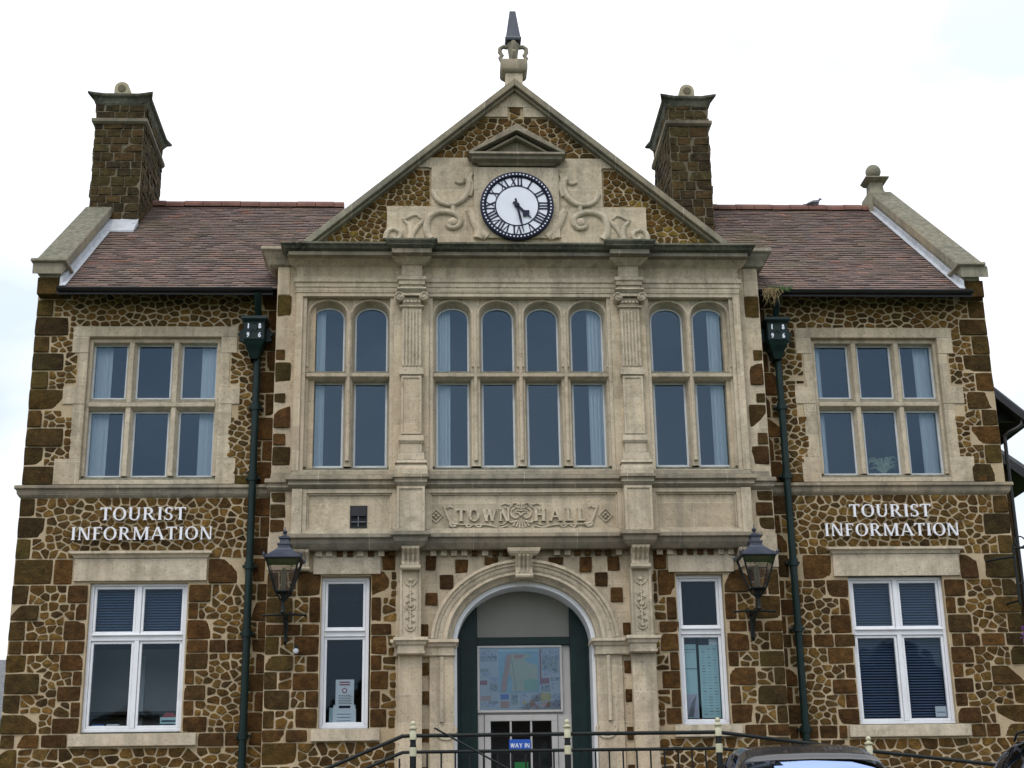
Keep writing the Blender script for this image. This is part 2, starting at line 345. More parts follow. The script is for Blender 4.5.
def rubble(mb, rect, holes, fr, mat, planes=(), du=.19, dv=.148, m=.0205, h=.012, seed=1):
    rg = random.Random(seed); u0, v0, u1, v1 = rect; pts = []; cells = {}
    def free(x, y, e=.016):
        if any(a * x + b * y > c - e for a, b, c in planes): return False
        return not any(q[0] - e < x < q[2] + e and q[1] - e < y < q[3] + e for q in holes)
    tries = int((u1 - u0) * (v1 - v0) / (du * dv) * 90)
    for _ in range(tries):
        x = rg.uniform(u0 + .05, u1 - .05); y = rg.uniform(v0 + .04, v1 - .04)
        if not free(x, y): continue
        gx, gy = int(x / du), int(y / dv); ok = True; lim = rg.choice((.42, .62, .70, .80, .90))
        for i in (-1, 0, 1):
            for j in (-1, 0, 1):
                for (px, py) in cells.get((gx + i, gy + j), ()):
                    if ((px - x) / du) ** 2 + ((py - y) / dv) ** 2 < lim: ok = False
        if ok: cells.setdefault((gx, gy), []).append((x, y)); pts.append((x, y))
    for (x, y) in pts:
        R0 = .20; poly = [(x - R0, y - R0 * .8), (x + R0, y - R0 * .8), (x + R0, y + R0 * .8), (x - R0, y + R0 * .8)]
        gx, gy = int(x / du), int(y / dv)
        hm = m * .5 * rg.uniform(.75, 1.3)
        for i in range(-2, 3):
            for j in range(-2, 3):
                for (px, py) in cells.get((gx + i, gy + j), ()):
                    if px == x and py == y: continue
                    sx, sy = 1 / du ** 2, 1 / dv ** 2
                    a, b = (px - x) * sx, (py - y) * sy; mx, my = (px + x) / 2, (py + y) / 2
                    L = sqrt(a * a + b * b); a /= L; b /= L
                    poly = clip(poly, a, b, a * mx + b * my - hm)
                    if len(poly) < 3: break
        poly = clip(poly, -1, 0, -(u0 + hm)); poly = clip(poly, 1, 0, u1 - hm); poly = clip(poly, 0, -1, -(v0 + hm)); poly = clip(poly, 0, 1, v1 - hm)
        for a, b, c in planes: poly = clip(poly, a, b, c - hm)
        for q in holes:
            if len(poly) < 3: break
            xs = [p[0] for p in poly]; ys = [p[1] for p in poly]
            if max(xs) < q[0] - hm or min(xs) > q[2] + hm or max(ys) < q[1] - hm or min(ys) > q[3] + hm: continue
            ds = [(q[0] - x, (1, 0, q[0] - hm)), (x - q[2], (-1, 0, -q[2] - hm)), (q[1] - y, (0, 1, q[1] - hm)), (y - q[3], (0, -1, -q[3] - hm))]
            poly = clip(poly, *max(ds)[1])
        if len(poly) >= 3: stone(mb, [(a + rg.uniform(-.005, .005), b + rg.uniform(-.005, .005)) for a, b in poly], h, mat, fr, rg.uniform(.10, .2), 1)
def block(mb, q, fr, mat, m=.014, h=.015, rag=.012, chop=None):
    u0, v0, u1, v1 = q; R = random.uniform; k = m / 2; a = rag
    p = [(u0 + k + R(0, a) * .5, v0 + k + R(0, a) * .3), (u1 - k - R(0, a), v0 + k + R(0, a) * .3), (u1 - k - R(0, a), v1 - k - R(0, a) * .3), (u0 + k + R(0, a) * .5, v1 - k - R(0, a) * .3)]
    if chop == 'r' and random.random() < .10:
        c = R(.15, .32) * (v1 - v0)
        p = p[:2] + ([(p[1][0], p[2][1] - c), (p[2][0] - c * .7, p[2][1])] if random.random() < .5 else [(p[2][0], p[2][1])]) + p[3:]
    if chop == 'l' and random.random() < .10:
        c = R(.15, .32) * (v1 - v0); p = p[:3] + [(p[3][0] + c * .7, p[3][1]), (p[0][0], p[3][1] - c)]
    O, U, V, N = fr; p = chaikin(p, .045); stone(mb, p, h, mat, fr, .25, 1)
FRONT = lambda y: (Vector((0, y, 0)), Vector((1, 0, 0)), Vector((0, 0, 1)), Vector((0, -1, 0)))
def wall(mb, x0, x1, z0, z1, holes, y0, y1, mat):
    xs = sorted({x0, x1} | {h[0] for h in holes} | {h[2] for h in holes}); zs = sorted({z0, z1} | {h[1] for h in holes} | {h[3] for h in holes})
    for i in range(len(xs) - 1):
        run = None
        for j in range(len(zs) - 1):
            cx = (xs[i] + xs[i + 1]) / 2; cz = (zs[j] + zs[j + 1]) / 2
            solid = not any(h[0] < cx < h[2] and h[1] < cz < h[3] for h in holes)
            if solid and run is None: run = zs[j]
            if not solid and run is not None: mb.box(xs[i], xs[i + 1], y0, y1, run, zs[j], mat); run = None
        if run is not None: mb.box(xs[i], xs[i + 1], y0, y1, run, z1, mat)

# ------------------------------------------------------------------ lettering built from strokes
def arcpts(cx, cy, rx, ry, a0, a1, t0, t1, n=14):
    qs = []
    P = []
    for i in range(n + 1):
        a = radians(a0 + (a1 - a0) * i / n); w = t0 + (t1 - t0) * abs(cos(a))   # t0 thin (top), t1 thick (sides)
        P.append(((cx + rx * cos(a), cy + ry * sin(a)), (cx + (rx - w) * cos(a), cy + (ry - t0) * sin(a))))
    for i in range(n): qs.append([P[i][0], P[i + 1][0], P[i + 1][1], P[i][1]])
    return qs
def glyph(ch, W, w, serif):                       # W thick stroke, w thin stroke; cap height 1; returns (width, polygons)
    q = []
    def vs(x, t, y0=0., y1=1., s0=True, s1=True):
        q.append([(x, y0), (x + t, y0), (x + t, y1), (x, y1)])
        if serif:
            e = .075
            if s0: q.append([(x - e, y0), (x + t + e, y0), (x + t + e * .2, y0 + .06), (x - e * .2, y0 + .06)])
            if s1: q.append([(x - e * .2, y1 - .06), (x + t + e * .2, y1 - .06), (x + t + e, y1), (x - e, y1)])
    def dg(x0, y0, x1, y1, t): q.append([(x0, y0), (x0 + t, y0), (x1 + t, y1), (x1, y1)])
    def hb(x0, x1, y, t): q.append([(x0, y), (x1, y), (x1, y + t), (x0, y + t)])
    s = .08 if serif else 0.
    if ch == 'I' or ch == '1':
        vs(s, W); wd = W + 2 * s
    elif ch == 'T':
        L = .66; vs(L / 2 - W / 2, W, s1=False); hb(0, L, 1 - w, w)
        if serif: q.append([(0, .80), (.045, .80), (.075, 1 - w), (0, 1 - w)]); q.append([(L - .045, .80), (L, .80), (L, 1 - w), (L - .075, 1 - w)])
        wd = L
    elif ch == 'O': q += arcpts(.4, .5, .4, .52, 0, 360, w, W, 28); wd = .8
    elif ch == 'U':
        vs(s, W, .34, s0=False); vs(.62, w, .34, s0=False); q += arcpts((s + .62 + w) / 2, .34, (.62 + w - s) / 2, .36, 180, 360, w, W * .9, 14); wd = .62 + w + s
    elif ch == 'R':
        vs(s, W); hb(s + W, .36, 1 - w, w); hb(s + W, .36, .46, w); q += arcpts(.34, .73, .27, .27, -90, 90, w, W, 12); dg(.60, 0, .30, .47, W); wd = .78 if serif else .72
        if serif: hb(.56, .82, 0, .05)
    elif ch == 'S':
        q += arcpts(.26, .745, .23, .265, 40, 250, w, W * .9, 12); q += arcpts(.26, .255, .25, .265, -140, 70, w, W * .9, 12)
        q.append([(.07, .60), (.16, .52), (.47, .36), (.42, .49)])
        if serif: q.append([(.42, .74), (.47, .74), (.47, 1.0), (.42, .94)]); q.append([(.02, .0), (.07, .06), (.07, .27), (.02, .27)])
        wd = .53
    elif ch == 'N':
        vs(s, w); vs(.64, w, s0=False); dg(.64 - W * .6, 0, s, 1, W); wd = .64 + w + s
    elif ch == 'F': vs(s, W); hb(s + W, .56, 1 - w, w); hb(s + W, .44, .48, w); wd = .58; (q.append([(.51, .80), (.56, .80), (.56, 1 - w), (.53, 1 - w)]) if serif else 0)
    elif ch == 'E': vs(s, W); hb(s + W, .54, 1 - w, w); hb(s + W, .44, .48, w); hb(s + W, .56, 0, w); wd = .58
    elif ch == 'L': vs(s, W); hb(s + W, .55, 0, w); wd = .57; (q.append([(.50, w), (.55, w), (.55, .24), (.52, .24)]) if serif else 0)
    elif ch == 'H': vs(s, W); vs(.58, W); hb(s + W, .58, .47, w); wd = .58 + W + s
    elif ch == 'M':
        vs(s, w); vs(.80, W); dg(.44, .0, s, 1, W * .9); dg(.44, .0, .80, 1, w); wd = .80 + W + s
    elif ch == 'A':
        dg(s * .5, 0, .32, 1, w); dg(.66, 0, .32, 1, W); hb(.17, .60, .30, w); wd = .66 + W
        if serif: hb(-.04, .18, 0, .05); hb(.58, .66 + W + .06, 0, .05)
    elif ch == 'W':
        dg(.22, 0, .0, 1, W); dg(.22, 0, .46, 1, w); dg(.64, 0, .40, 1, W); dg(.64, 0, .90, 1, w); wd = 1.0
    elif ch == 'Y': vs(.30, W, 0, .45, s1=False); dg(.30, .42, 0, 1, W); dg(.32, .42, .62, 1, w); wd = .74
    elif ch == 'V': dg(.30, 0, 0, 1, W); dg(.30, 0, .60, 1, w); wd = .62 + W
    elif ch == 'X': dg(.52, 0, 0, 1, W); dg(0, 0, .54, 1, w); wd = .54 + W
    elif ch == '8': q += arcpts(.27, .74, .23, .26, 0, 360, w, w, 16); q += arcpts(.27, .26, .27, .27, 0, 360, w, w, 16); wd = .56
    elif ch == '9': q += arcpts(.27, .70, .26, .30, 0, 360, w, w, 16); q += arcpts(.05, .70, .48, .70, -80, 0, w, w, 8); wd = .56
    elif ch == '6': q += arcpts(.27, .30, .26, .30, 0, 360, w, w, 16); q += arcpts(.49, .30, .48, .70, 100, 180, w, w, 8); wd = .56
    else: wd = .35
    return wd, q
def text(s, xc, z, H, yf, depth, mat, serif=True, W=.17, w=.085, gap=.10, parent=None, width=None, mb=None, name='letter', gscale=1.0):
    gl = [glyph(c, W, w, serif) for c in s]; tot = sum(g[0] for g in gl) + gap * (len(s) - 1)
    sx = (width / tot) if width else H * gscale; x = xc - tot * sx / 2
    for g, c in zip(gl, s):
        if c != ' ':
            b = mb or MB()
            for i, p in enumerate(g[1]):
                e = (i % 5) * .0006; b.prism([(x + a * sx, z + v * H) for a, v in p], yf - e, yf + depth, mat)
            if not mb: b.build(name, parent)
        x += (g[0] + gap) * sx

# ================================================================== THE TOWN HALL
TH = empty('town_hall', (0, 0, -1.0), 'brown carrstone town hall with pale limestone centre bay, clock gable and red tiled roofs', 'building')
GZ = -1.15                                        # foot of the walls
def sgn_rect(s, x0, z0, x1, z1): return (x0, z0, x1, z1) if s > 0 else (-x1, z0, -x0, z1)

def wing(s):
    f = FRONT(0); hl = [sgn_rect(s, 3.90, 4.20, 5.76, 6.20), (sgn_rect(s, 4.25, 1.0, 5.47, 2.86) if s < 0 else (4.205, 1.0, 5.445, 2.88))]
    mb = MB(); x0, x1 = (3.0, 6.43) if s > 0 else (-6.43, -3.0)
    wall(mb, x0, x1, GZ, 6.98, hl, 0, .35, MORT)
    # end wall behind and gable end of the wing
    xe0, xe1 = (6.08, 6.43) if s > 0 else (-6.43, -6.08)
    mb.box(xe0, xe1, .351, 6.8, GZ, 6.98, MORT)
    mb.prismx([(.352, 6.981), (3.4, 9.50), (6.8, 6.981)], xe0, xe1, MORT)
    B = []                                        # blocks (rect, material, chop)
    rg = random.Random(11 + s)
    R = lambda a, b, c, d: sgn_rect(s, a, b, c, d)
    o, i_ = ('l', 'r') if s > 0 else ('r', 'l')   # side on which a quoin's inner edge is chopped
    def quoins(za, zb, n, lo=.22, hi=.42, ph=0):
        zz = [za + (zb - za) * (k / n) + (rg.uniform(-.02, .02) if 0 < k < n else 0) for k in range(n + 1)]
        for k in range(n):
            wd = (lo if (k + ph) % 2 else hi) * rg.uniform(.9, 1.15); B.append((R(6.43 - wd, zz[k], 6.44, zz[k + 1]), CARRQ, o))
    def inner(za, zb, n, ph=0):
        zz = [za + (zb - za) * (k / n) + (rg.uniform(-.02, .02) if 0 < k < n else 0) for k in range(n + 1)]
        for k in range(n):
            wd = (.13 if (k + ph) % 2 else .24) * rg.uniform(.9, 1.15); B.append((R(3.17, zz[k], 3.24 + wd, zz[k + 1]), CARRB, i_))
    def jambs(za, zb, n, a, b, ph=0):
        zz = [za + (zb - za) * (k / n) + (rg.uniform(-.02, .02) if 0 < k < n else 0) for k in range(n + 1)]
        for k in range(n):
            w1 = (.15 if (k + ph) % 2 else .33) * rg.uniform(.85, 1.1); w2 = (.15 if (k + ph) % 2 else .31) * rg.uniform(.85, 1.1)
            B.append((R(a - w1, zz[k], a, zz[k + 1]), CARRB, i_ if 0 else o)); B.append((R(b, zz[k], b + w2, zz[k + 1]), CARRB, i_))
    def row(za, zb, xa, xb, sizes):
        x = xa
        while x < xb - .05:
            wd = min(rg.choice(sizes) * rg.uniform(.85, 1.15), xb - x)
            if xb - (x + wd) < .12: wd = xb - x
            B.append((R(x, za, x + wd, zb), CARRQ if x + wd > 6.2 else CARRB, None)); x += wd
    quoins(4.13, 6.95, 11); inner(4.13, 6.86, 9)
    B.append((R(3.5, 4.13, 3.83, 4.26), CARRQ, None)); B.append((R(6.04, 4.13, 6.20, 4.26), CARRB, None))
    quoins(3.17, 3.96, 3, .2, .36, 1); inner(3.2, 3.96, 3)
    B.append((R(3.28, 2.86, 3.45, 3.17), CARRB, None)); B.append((R(3.62, 2.84, 4.01, 3.17), CARRB, None)); B.append((R(5.69, 2.84, 5.94, 3.17), CARRB, None)); B.append((R(5.94, 2.84, 6.43, 3.17), CARRQ, None))
    quoins(2.14, 2.84, 3, .2, .36, 1); inner(2.14, 2.84, 3, 1); jambs(2.14, 2.84, 3, 4.24 - (.035 if s > 0 else 0), 5.48 - (.03 if s > 0 else 0))
    row(1.97, 2.14, 3.2, 4.24, (.2, .24, .3)); row(1.97, 2.14, 5.48, 6.43, (.16, .24, .3))
    quoins(1.0, 1.97, 4, .22, .42, 0); inner(1.0, 1.97, 4, 0); jambs(1.0, 1.97, 5, 4.24 - (.035 if s > 0 else 0), 5.48 - (.03 if s > 0 else 0))
    row(.83, 1.0, 3.2, 4.04, (.2, .26)); row(.83, 1.0, 5.61, 6.43, (.2, .3))
    quoins(GZ, .83, 7, .25, .45, 1)
    surround = [R(3.76, 5.95, 5.92, 6.30), R(3.84, 4.12, 5.84, 6.0), R(3.76, 4.12, 3.98, 4.45), R(5.70, 4.12, 6.03, 4.45), R(3.72, 5.05, 3.98, 5.5), R(5.70, 5.05, 5.99, 5.5)]
    if s > 0: surround += [R(3.66, 5.55, 3.98, 5.62)]
    holes = surround + [R(4.0, 2.84, 5.7, 3.27), R(4.25 - (.05 if s > 0 else 0), .9, 5.47, 2.9), R(4.05, .83, 5.6, 1.0)] + [b[0] for b in B]
    for q, m_, ch in B: block(mb, q, f, m_, chop=ch)
    ra = (3.2, 6.43) if s > 0 else (-6.43, -3.2)
    for za, zb, sd, du, dv in ((4.13, 6.88, 1, .142, .102), (3.17, 3.965, 2, .142, .108), (1.99, 2.84, 3, .148, .112), (.98, 1.98, 4, .148, .112), (-.1, .83, 5, .19, .115), (GZ, -.1, 6, .28, .16)):
        rubble(mb, (ra[0], za, ra[1], zb), holes, f, CARR, (), du, dv, seed=sd * 10 + s + 3)
    mb.build('wing_wall', TH)
    # string course
    mb = MB(); xa, xb = (3.1, 6.43) if s > 0 else (-6.43, -3.1)
    mb.mold(xa, xb, 0, .1, [(.0, 4.135), (.075, 4.115), (.08, 4.075), (.05, 4.06), (.045, 4.01), (.02, 3.975), (0, 3.955)], WEATH); mb.build('string_course', TH, bevel=.006)
    # lintel of the ground-floor window
    mb = MB(); a, b = (4.02, 5.68) if s > 0 else (-5.68, -4.02)
    mb.box(a, b, -.03, .2, 2.88, 3.165, LIMEP); mb.mold(a, b, -.03, .1, [(0, 3.262), (.06, 3.25), (.062, 3.22), (.03, 3.205), (.01, 3.168)], LIMEP); mb.build('lintel', TH, bevel=.006)
    mb = MB(); a, b = (4.05, 5.60) if s > 0 else (-5.60, -4.05)
    mb.box(a, b, -.055, .12, .845, .995, LIMEP); mb.prismx([(-.055, .996), (.12, 1.02), (.12, .996)], a + .05, b - .05, LIMEP); mb.build('window_sill', TH, bevel=.008)
wing(1); wing(-1)

def pane_box(mb, x0, x1, z0, z1, y, mat=GLASS, tilt=.004):
    a, b = random.uniform(-tilt, tilt), random.uniform(-tilt, tilt); w_, h_ = x1 - x0, z1 - z0
    mb.add([(x0, y, z0), (x1, y + a * w_ * 2, z0), (x1, y + a * w_ * 2 + b * h_, z1), (x0, y + b * h_, z1)], [(0, 1, 2, 3)], mat)
def fr_rect(mb, x0, x1, z0, z1, y0, y1, t, mat):
    mb.box(x0, x1, y0, y1, z0, z0 + t, mat); mb.box(x0, x1, y0, y1, z1 - t, z1, mat)
    mb.box(x0, x0 + t, y0, y1, z0 + t, z1 - t, mat); mb.box(x1 - t, x1, y0, y1, z0 + t, z1 - t, mat)
def curtain(x0, x1, z0, z1, y, parent, lean=0):
    mb = MB(); n = 40; rows = []; f1 = random.uniform(.45, .95); f2 = random.uniform(1.6, 2.4); am = random.uniform(.006, .013); ph = random.uniform(0, 6)
    for z, k in ((z0, 1), ((z0 + z1) / 2, .5), (z1, 0)):
        rows.append([(x0 + (x1 - x0) * i / n + lean * k * i / n, y + am * sin(i * f1 + ph + k * .8) + .005 * sin(i * f2), z) for i in range(n + 1)])
    mb.grid(rows, CURT); mb.build('curtain', parent, smooth=80)

def upper_wing_window(s):
    R = lambda a, b: (a, b) if s > 0 else (-b, -a)
    mb = MB()
    def bx(a, b, y0, y1, z0, z1, m=LIME): x = R(a, b); mb.box(x[0], x[1], y0, y1, z0, z1, m)
    # outer surround with toothed quoin stones
    bx(3.76, 5.92, -.012, .18, 6.16, 6.30); bx(3.76, 3.97, -.015, .18, 5.93, 6.16); bx(5.71, 5.92, -.015, .18, 5.93, 6.16)
    bx(3.85, 3.97, -.010, .18, 5.46, 5.93); bx(5.71, 5.83, -.010, .18, 5.46, 5.93)
    bx(3.70, 3.97, -.016, .18, 5.22, 5.46); bx(5.71, 6.00, -.016, .18, 5.22, 5.46)
    bx(3.80, 3.97, -.011, .18, 4.48, 5.22); bx(5.71, 5.86, -.011, .18, 4.48, 5.22)
    bx(3.72, 3.97, -.017, .18, 4.136, 4.48); bx(5.71, 6.04, -.017, .18, 4.136, 4.48)
    # splayed sill
    x = R(3.97, 5.71); mb.prismx([(-.014, 4.137), (-.014, 4.195), (.10, 4.262), (.25, 4.262), (.25, 4.137)], x[0], x[1], LIMEP)
    # chamfered frame, mullions, transom
    for a, b in ((3.97, 4.03), (5.67, 5.71)): bx(a, b, .06, .24, 4.262, 6.16, LIMEP)
    bx(4.03, 5.67, .06, .24, 6.10, 6.16, LIMEP)
    def chamfer_v(xc, hw, z0, z1):
        xc = s * xc; vs = [(xc - hw, .24), (xc - hw, .14), (xc - hw * .45, .05), (xc + hw * .45, .05), (xc + hw, .14), (xc + hw, .24)]
        n = 6; mb.add([(a, b, z0) for a, b in vs] + [(a, b, z1) for a, b in vs], [tuple(range(6)), tuple(range(11, 5, -1))] + [((i + 1) % n, i, i + n, (i + 1) % n + n) for i in range(n)], LIMEP)
    for xc in (4.565, 5.155): chamfer_v(xc, .062, 4.262, 6.10)
    x = R(4.03, 5.67); mb.prismx([(.24, 5.165), (.13, 5.165), (.035, 5.20), (.03, 5.25), (.13, 5.33), (.24, 5.33)], x[0], x[1], LIMEP)
    win = mb.build('window', TH, bevel=.006)
    L = [(4.03, 4.505), (4.625, 5.095), (5.215, 5.67)]; fr = MB(); gl = MB()
    for a, b in L:
        a, b = R(a, b)
        for z0, z1 in ((4.268, 5.165), (5.33, 6.10)): fr_rect(fr, a, b, z0, z1, .155, .20, .024, LEADW); pane_box(gl, a + .02, b - .02, z0 + .02, z1 - .02, .18)
    fr.build('casement_frame', win); gl.build('pane', win)
    for a, b, ln in (((4.00, 4.15, 0), (5.46, 5.78, 0)) if s > 0 else ((3.95, 4.26, 0), (5.45, 5.78, 0))):
        x0, x1 = R(a, b); curtain(x0, x1, 4.2, 6.15, .30, win, 0)
upper_wing_window(1); upper_wing_window(-1)

def blind(x0, x1, z0, z1, y, parent):
    mb = MB(); z = z1; ang = .6
    while z > z0:
        mb.add([(x0, y - .012, z - .01), (x1, y - .012, z - .01), (x1, y + .012, z + .012), (x0, y + .012, z + .012)], [(0, 1, 2, 3)], BLIND); z -= .034
    mb.build('blind', parent)
def casement(x0, x1, z0, z1, zt, xm, y, parent_name='window', drops=()):
    mb = MB(); t = .07
    fr_rect(mb, x0, x1, z0, z1, y, y + .09, t * .62, WHITE)
    cols = [(x0 + .043, xm - .03), (xm + .03, x1 - .043)] if xm is not None else [(x0 + .043, x1 - .043)]
    mb.box(x0 + .043, x1 - .043, y - .004, y + .088, zt - .042, zt + .042, WHITE); mb.box(x0 + .05, x1 - .05, y - .03, y, zt + .02, zt + .042, WHITE)
    if xm is not None:
        mb.box(xm - .03, xm + .03, y - .002, y + .086, z0 + .043, zt - .042, WHITE); mb.box(xm - .03, xm + .03, y - .002, y + .086, zt + .042, z1 - .043, WHITE)
    win = mb.build(parent_name, TH, bevel=.006); fr = MB(); gl = MB()
    for a, b in cols:
        for p, q in ((z0 + .043, zt - .042), (zt + .042, z1 - .043)):
            fr_rect(fr, a + .003, b - .003, p + .003, q - .003, y + .015, y + .07, .032, WHITE); pane_box(gl, a + .033, b - .033, p + .033, q - .033, y + .045, GGLASS)
    fr.build('sash_frame', win, bevel=.005); gl.build('pane', win); return win
wl = casement(-5.47, -4.25, 1.02, 2.87, 2.18, -4.86, .06); blind(-5.40, -4.32, 2.22, 2.82, .17, wl)
wr = casement(4.205, 5.445, 1.00, 2.88, 2.17, 4.825, .06); blind(4.28, 5.37, 1.07, 2.82, .17, wr)
nl = casement(-2.545, -1.95, 1.0, 2.86, 2.16, None, -.27); nr = casement(1.905, 2.50, 0.99, 2.86, 2.15, None, -.27)

# ------------------------------------------------------------------ centre bay, ground floor
def bay_ground(s):
    f = FRONT(-.35); mb = MB(); R = lambda a, b, c, d: sgn_rect(s, a, b, c, d)
    wx = (1.93, 2.545) if s < 0 else (1.905, 2.505)
    x0, x1 = (1.62, 3.22) if s > 0 else (-3.22, -1.62)
    wall(mb, x0, x1, GZ, 3.36, [R(wx[0], .99, wx[1], 2.86)], -.35, 0, MORT)
    B = []; rg = random.Random(31 + s); o, i_ = ('l', 'r') if s > 0 else ('r', 'l')
    def colm(za, zb, n, a, b, out, lo, hi, mt, ph=0):
        zz = [za + (zb - za) * (k / n) + (rg.uniform(-.02, .02) if 0 < k < n else 0) for k in range(n + 1)]
        for k in range(n):
            wd = (lo if (k + ph) % 2 else hi) * rg.uniform(.9, 1.1)
            B.append((R(b - wd, zz[k], b, zz[k + 1]) if out else R(a, zz[k], a + wd, zz[k + 1]), mt, o if out else i_))
    for za, zb, n, ph in ((2.28, 2.92, 2, 0), (1.0, 2.12, 5, 1)):
        colm(za, zb, n, 0, 3.225, True, .17, .36, CARRQ, ph); colm(za, zb, n, wx[1], 0, False, .16, .32, CARRB, ph + 1); colm(za, zb, n, 0, wx[0], True, .14, .22, CARRB, ph + 1)
    for a, b in ((2.545, 2.78), (2.78, 2.98), (2.98, 3.225), (1.66, 1.93)): B.append((R(a, 2.12, b, 2.27), CARRB, None))
    for a, b in ((2.66, 2.94), (2.94, 3.225)): B.append((R(a, .84, b, .995), CARRB, None))
    colm(GZ, .84, 7, 0, 3.225, True, .2, .4, CARRQ)
    B.append((R(1.62, 2.92, 1.80, 3.17), CARRB, None))
    holes = [b[0] for b in B] + [R(1.80, 2.86, 2.66, 3.2), R(wx[0], .9, wx[1], 2.9), R(1.78, .84, 2.64, 1.0), R(2.66, 2.92, 3.23, 3.4)]
    for q, m_, ch in B: block(mb, q, f, m_, chop=ch)
    ra = (1.6, 3.22) if s > 0 else (-3.22, -1.6)
    for za, zb, sd in ((2.28, 2.92, 1), (.98, 2.12, 2), (GZ, .84, 3)): rubble(mb, (ra[0], za, ra[1], zb), holes, f, CARR, (), .148, .114, seed=sd * 7 + s + 50)
    mb.build('bay_wall', TH)
    mb = MB()
    q = R(1.81, 2.88, 2.65, 3.17); mb.box(q[0], q[2], -.385, -.2, q[1], q[3], LIMEP); mb.build('lintel', TH, bevel=.006)
    mb = MB(); q = R(1.80, .845, 2.63, .99); mb.box(q[0], q[2], -.405, -.25, q[1], q[3], LIMEP); mb.build('window_sill', TH, bevel=.006)
    mb = MB(); q = R(2.93, 2.94, 3.225, 3.36); mb.box(q[0], q[2], -.372, -.3, q[1], q[3], LIMEP)
    # upper side strip: limestone with carrstone blocks
    q = R(2.70, 3.36, 3.215, 7.02); mb.box(q[0], q[2], -.36, 0, q[1], q[3], LIME)
    for za, zb, wd in ((6.30, 6.62, .20), (5.70, 5.86, .13), (5.36, 5.68, .22), (5.12, 5.26, .15), (4.78, 5.1, .25), (4.55, 4.72, .17), (4.28, 4.54, .23), (3.80, 3.94, .2), (3.60, 3.79, .22), (3.42, 3.59, .2)):
        w2 = wd * rg.uniform(.9, 1.1); block(mb, R(3.215 - w2, za, 3.217, zb), FRONT(-.36), CARRQ if rg.random() < .6 else CARRB, h=.012)
    mb.build('bay_side_strip', TH)
bay_ground(1); bay_ground(-1)

ACX, AZ = -.02, 2.02                              # arch centre and springing
def ell(a, b, t): return (ACX + a * cos(t), AZ + b * sin(t))
mb = MB()                                         # ashlar around the arch
N = 28
for sx in (1, -1):
    xs = 1.62 if sx > 0 else -1.62
    mb.box(xs, ACX + sx * 1.0, -.36, 0, GZ, AZ, LIME)
for i in range(N):
    t0, t1 = pi * i / N, pi * (i + 1) / N; p, q = ell(1.0, .88, t0), ell(1.0, .88, t1)
    if abs(p[0] - q[0]) < 1e-4: continue
    mb.add([(p[0], -.36, p[1]), (q[0], -.36, q[1]), (q[0], -.36, 3.2), (p[0], -.36, 3.2)], [(0, 3, 2, 1)], LIME)
for sx in (1, -1): x = (ACX + 1.0, 1.62) if sx > 0 else (-1.62, ACX - 1.0); mb.box(x[0], x[1], -.36, 0, AZ, 3.2, LIME)
chk = [(451, 464.5, 556.6, 570), (482.5, 496.6, 554.5, 562), (550, 566, 554.5, 562), (583, 596, 554, 570), (613, 626, 554, 568.6), (434.5, 448.7, 572.6, 587), (598.7, 612.6, 571, 585), (419.5, 432.3, 591, 603.5), (615, 628, 586.6, 601.4), (420, 431, 552, 567)]
for a, b, c, d_ in chk:                            # measured chequer positions (px) turned into metres on the wall
    f_ = lambda px, py: (-.02 + (px - 523.2) * .01188, 3.05 - (py - 557) * .01215)
    (u0, v1), (u1, v0) = f_(a, c), f_(b, d_); block(mb, (u0 - .01, v0 - .01, u1 + .01, v1 + .01), FRONT(-.36), CARRB, m=.01, h=.018, rag=.015)
for s in (1, -1):
    for z in (2.17, 1.70, 1.35, .90, .45, 0.0): q = sgn_rect(s, 1.20, z - .085, 1.33, z + .085); block(mb, q, FRONT(-.36), CARRB, m=.01, h=.018, rag=.015)
mb.build('arch_wall', TH)
mb = MB()                                         # archivolt
def arch_strip(prof, mat, rows_extra=True):
    rows = []
    zs = [GZ + .5]
    for k in range(-1, N + 2):
        t = pi * min(max(k, 0), N) / N; row = []
        for (a, b, y) in prof:
            if k == -1: row.append((ACX + a, y, 2.06))
            elif k == N + 1: row.append((ACX - a, y, 2.06))
            else: x, z = ell(a, b, t); row.append((x, y, max(z, 2.06)))
        rows.append(row)
    mb.grid(rows, mat)
arch_strip([(1.17, 1.03, -.355), (1.165, 1.025, -.45), (1.13, .99, -.455), (1.12, .98, -.43), (1.09, .95, -.43), (1.08, .94, -.41), (1.03, .90, -.41), (1.015, .885, -.395), (.99, .865, -.42), (.965, .84, -.42), (.955, .83, -.40), (.93, .80, -.34), (.90, .775, -.33), (.88, .76, -.15)], LIMEP)
mb.build('arch', TH, smooth=50)
mb = MB()                                         # white painted inner arch
rows = []
for k in range(-1, N + 2):
    t = pi * min(max(k, 0), N) / N; row = []
    for a, b, y in ((.90, .78, -.20), (.90, .775, -.26), (.84, .715, -.26), (.835, .71, .12)):
        if k == -1: row.append((ACX + a, y, -.2))
        elif k == N + 1: row.append((ACX - a, y, -.2))
        else: row.append((ACX + a * cos(t), y, AZ + b * sin(t)))
    rows.append(row)
mb.grid(rows, WHITE); mb.build('inner_arch_frame', TH, smooth=40)
